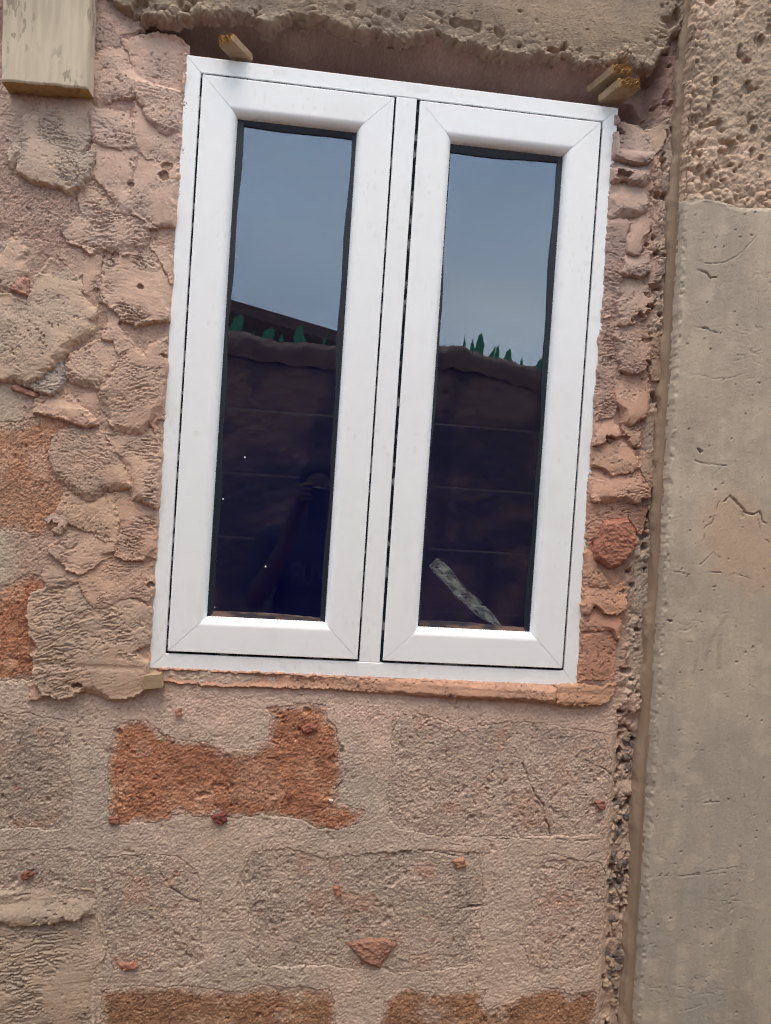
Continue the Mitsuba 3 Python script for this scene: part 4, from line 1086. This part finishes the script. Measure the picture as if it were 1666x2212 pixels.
# neighbour's house with a sloping verge board
thing('neighbour_house', label='plain house with a brown verge board on its sloping roof, mirrored in the left pane', category='house')
scene['house_render'] = two(pr(rgb(.30, .28, .25), .9, .1))
scene['board_paint'] = two(pr(mikit.proc(lambda p, n, uv: mikit.mix((.16, .10, .085), (.11, .075, .065), mikit.fbm(p.x * 6, p.y * 6, p.z * 20, 3))), .8, .2))
scene['roof_sheet'] = two(pr(rgb(.24, .20, .18), .5, .4))
hy = -6.5
sl = (1.975 - 2.203) / (.505 + .624)


def rz(x_):
    return Z0 + 2.203 + sl * (x_ + .624)


def slab(xa, xb, ya, yb, t0, t1):
    v = np.array([(x_, y_, rz(x_) + t) for x_ in (xa, xb) for y_ in (ya, yb) for t in (t0, t1)])
    return trimesh.convex.convex_hull(v)


add('neighbour_house__wall', slab(-6, 3.4, hy - 6, hy - .6, -3.0, -.15).slice_plane([0, 0, 0], [0, 0, 1]) if False else box(-6, 3.4, hy - 6, hy - .6, 0, rz(3.4) - .06), 'house_render')
add('neighbour_house__roof', slab(-6.6, 3.9, hy - 6.3, hy - .012, -.03, .0), 'roof_sheet')
add('neighbour_house__verge_board', slab(-6.6, 3.9, hy - .010, hy + .02, -.105, .012), 'board_paint')

# ---------------------------------------------------------------- the photographer, mirrored faintly in the glass
thing('person', label='person in a dark T-shirt holding up a phone, mirrored dimly in the left pane', category='person')
hx, hyy = .31, -1.80


ZS = .93


def chain(joints):
    out = []
    for (a_, ra), (b_, rb) in zip(joints[:-1], joints[1:]):
        s1 = manifold3d.Manifold.sphere(ra, 20).translate(list(map(float, a_)))
        s2 = manifold3d.Manifold.sphere(rb, 20).translate(list(map(float, b_)))
        out.append(manifold3d.Manifold.batch_hull([s1, s2]))
    return out


def fuse(parts, ell=.014, it=10):
    m = manifold3d.Manifold.batch_boolean(parts, manifold3d.OpType.Add).refine_to_length(ell)
    t = mf(m)
    t.merge_vertices()
    trimesh.smoothing.filter_taubin(t, iterations=it)
    return t


def ellip(c_, r_):
    c_ = (c_[0], c_[1], c_[2] * ZS)
    return manifold3d.Manifold.sphere(1, 28).scale(list(map(float, r_))).translate(list(map(float, c_)))


def limb(pts):
    return chain([((hx + p[0], hyy + p[1], p[2] * ZS), p[3]) for p in pts])


def hlimb(pts):
    return chain([((hx + p[0], hyy + p[1], p[2]), p[3]) for p in pts])


parts = []
parts += [ellip((hx, hyy - .01, 1.67), (.074, .096, .115)), ellip((hx, hyy + .045, 1.61), (.048, .05, .06))]
parts += limb([(0, -.03, 1.60, .056), (0, -.035, 1.48, .062)])
parts += [ellip((hx, hyy - .03, 1.33), (.165, .105, .20)), ellip((hx, hyy - .03, 1.10), (.145, .10, .20)), ellip((hx, hyy - .03, .94), (.155, .11, .13))]
for s in (-1, 1):
    parts += limb([(0, -.035, 1.46, .06), (s * .165, -.035, 1.415, .062)])
    parts += limb([(s * .185, -.035, 1.40, .058), (s * .235, .02, 1.16, .045), (s * .13, .19, 1.37, .035), (s * .075, .285, 1.475 / ZS, .027)])
    parts += limb([(s * .085, -.03, .92, .085), (s * .10, -.01, .50, .058), (s * .11, -.04, .10, .042)])
    parts += limb([(s * .11, -.06, .045, .042), (s * .125, .10, .03, .034)])
    # nose, ears
    parts += [ellip((hx + s * .075, hyy - .005, 1.665), (.012, .02, .032))]
parts += [ellip((hx, hyy + .090, 1.655), (.014, .018, .024)), ellip((hx, hyy + .082, 1.60), (.026, .012, .010))]
body = fuse(parts)
scene['skin'] = two(pr(rgb(.075, .048, .034), .7, .4))
scene['hair_black'] = two(pr(rgb(.03, .026, .024), .9, .1))
scene['shirt_cloth'] = two(pr(rgb(.045, .042, .045), .9, .1))
scene['trouser_cloth'] = two(pr(rgb(.035, .04, .06), .9, .1))
add('person__body', body, 'skin', True)
hand = []
for s in (-1, 1):
    w0 = np.array([s * .075, .285, 1.475])
    hand += hlimb([(*w0, .025), (s * .062, .325, 1.515, .024)])
    hand += hlimb([(s * .062, .325, 1.515, .022), (s * .058, .335, 1.55, .018)])
    for k in range(4):
        hand += hlimb([(s * (.060), .338, 1.505 + .018 * k, .0088), (s * (.058 - .004 * k), .366 - .003 * abs(k - 1.5), 1.508 + .018 * k, .008), (s * (.034 - .003 * abs(k - 1.5)), .3725, 1.508 + .018 * k, .0068)])
    hand += hlimb([(s * .060, .325, 1.50, .011), (s * .050, .338, 1.53, .0095), (s * .032, .342, 1.545, .0075)])
add('person__hands', fuse(hand, .005, 6), 'skin', True)
hair_m = ellip((hx, hyy - .018, 1.69), (.081, .100, .108)) - ellip((hx, hyy + .10, 1.62), (.10, .10, .12))
add('person__hair', fuse([hair_m], .012, 4), 'hair_black', True)
for s in (-1, 1):
    add('person__eye', trimesh.creation.icosphere(2, .011).apply_translation((hx + s * .030, hyy + .070, 1.668 * ZS)), 'skin', True)
sh = [ellip((hx, hyy - .03, 1.33), (.178, .117, .21)), ellip((hx, hyy - .03, 1.10), (.162, .114, .21))] + limb([(0, -.035, 1.475, .066), (0, -.035, 1.45, .07)])
for s in (-1, 1):
    sh += limb([(0, -.035, 1.455, .068), (s * .165, -.035, 1.415, .071)]) + limb([(s * .18, -.035, 1.41, .070), (s * .225, .005, 1.215, .066)])
shirt = fuse(sh)
v = shirt.vertices
shirt.vertices = v + shirt.vertex_normals * (.012 * (meshkit.fbm(v / [.09, .09, .05], 3, 55) - .4))[:, None]
add('person__shirt', shirt, 'shirt_cloth', True, label='dark T-shirt with faded grey lettering')
tr = []
for s in (-1, 1):
    tr += limb([(s * .07, -.03, .96, .108), (s * .088, -.03, .90, .098), (s * .10, -.01, .50, .075), (s * .11, -.04, .08, .062)])
add('person__trousers', fuse(tr), 'trouser_cloth', True)
scene['print_ink'] = two(pr(rgb(.10, .12, .15), .8, .1))
txt = meshkit.text_mesh('XUR', .088, .001, bold=True)
tv = np.array(txt.vertices)
tv[:, 0] *= .62
tx_ = .372 - tv[:, 0]
tz_ = tv[:, 1] + Z0 - .046


def shirt_y(xq, zq):
    loc = trimesh.ray.ray_triangle.RayMeshIntersector(shirt)
    o = np.stack([xq, np.full_like(xq, -1.2), zq], -1)
    hit, ri, _ = loc.intersects_location(o, np.tile([0, -1.0, 0], (len(xq), 1)), multiple_hits=False)
    out = np.full(len(xq), hyy + .08)
    out[ri] = hit[:, 1]
    return out


sub = trimesh.Trimesh(np.stack([tx_, tv[:, 2], tz_], -1), txt.faces, process=False).subdivide_to_size(.012)
sv = np.array(sub.vertices)
sv[:, 1] += shirt_y(sv[:, 0], sv[:, 2]) + .0015
add('person__lettering', trimesh.Trimesh(sv, sub.faces, process=False), 'print_ink', label='faded letters XUR printed on the T-shirt')
scene['phone_black'] = two(pr(rgb(.012, .012, .014), .25, .5))
thing('mobile_phone', label='black phone held up in both hands to take the picture', category='phone')
add('mobile_phone__case', box(.3075 - .04, .3075 + .034, -1.4385, -1.430, 1.4, 1.555, .003), 'phone_black')
add('mobile_phone__lens', trimesh.creation.cylinder(.006, .003, transform=trimesh.transformations.rotation_matrix(math.pi / 2, [1, 0, 0])).apply_translation((.2618 + .03, -1.4285, 1.538)), 'phone_black', 30)
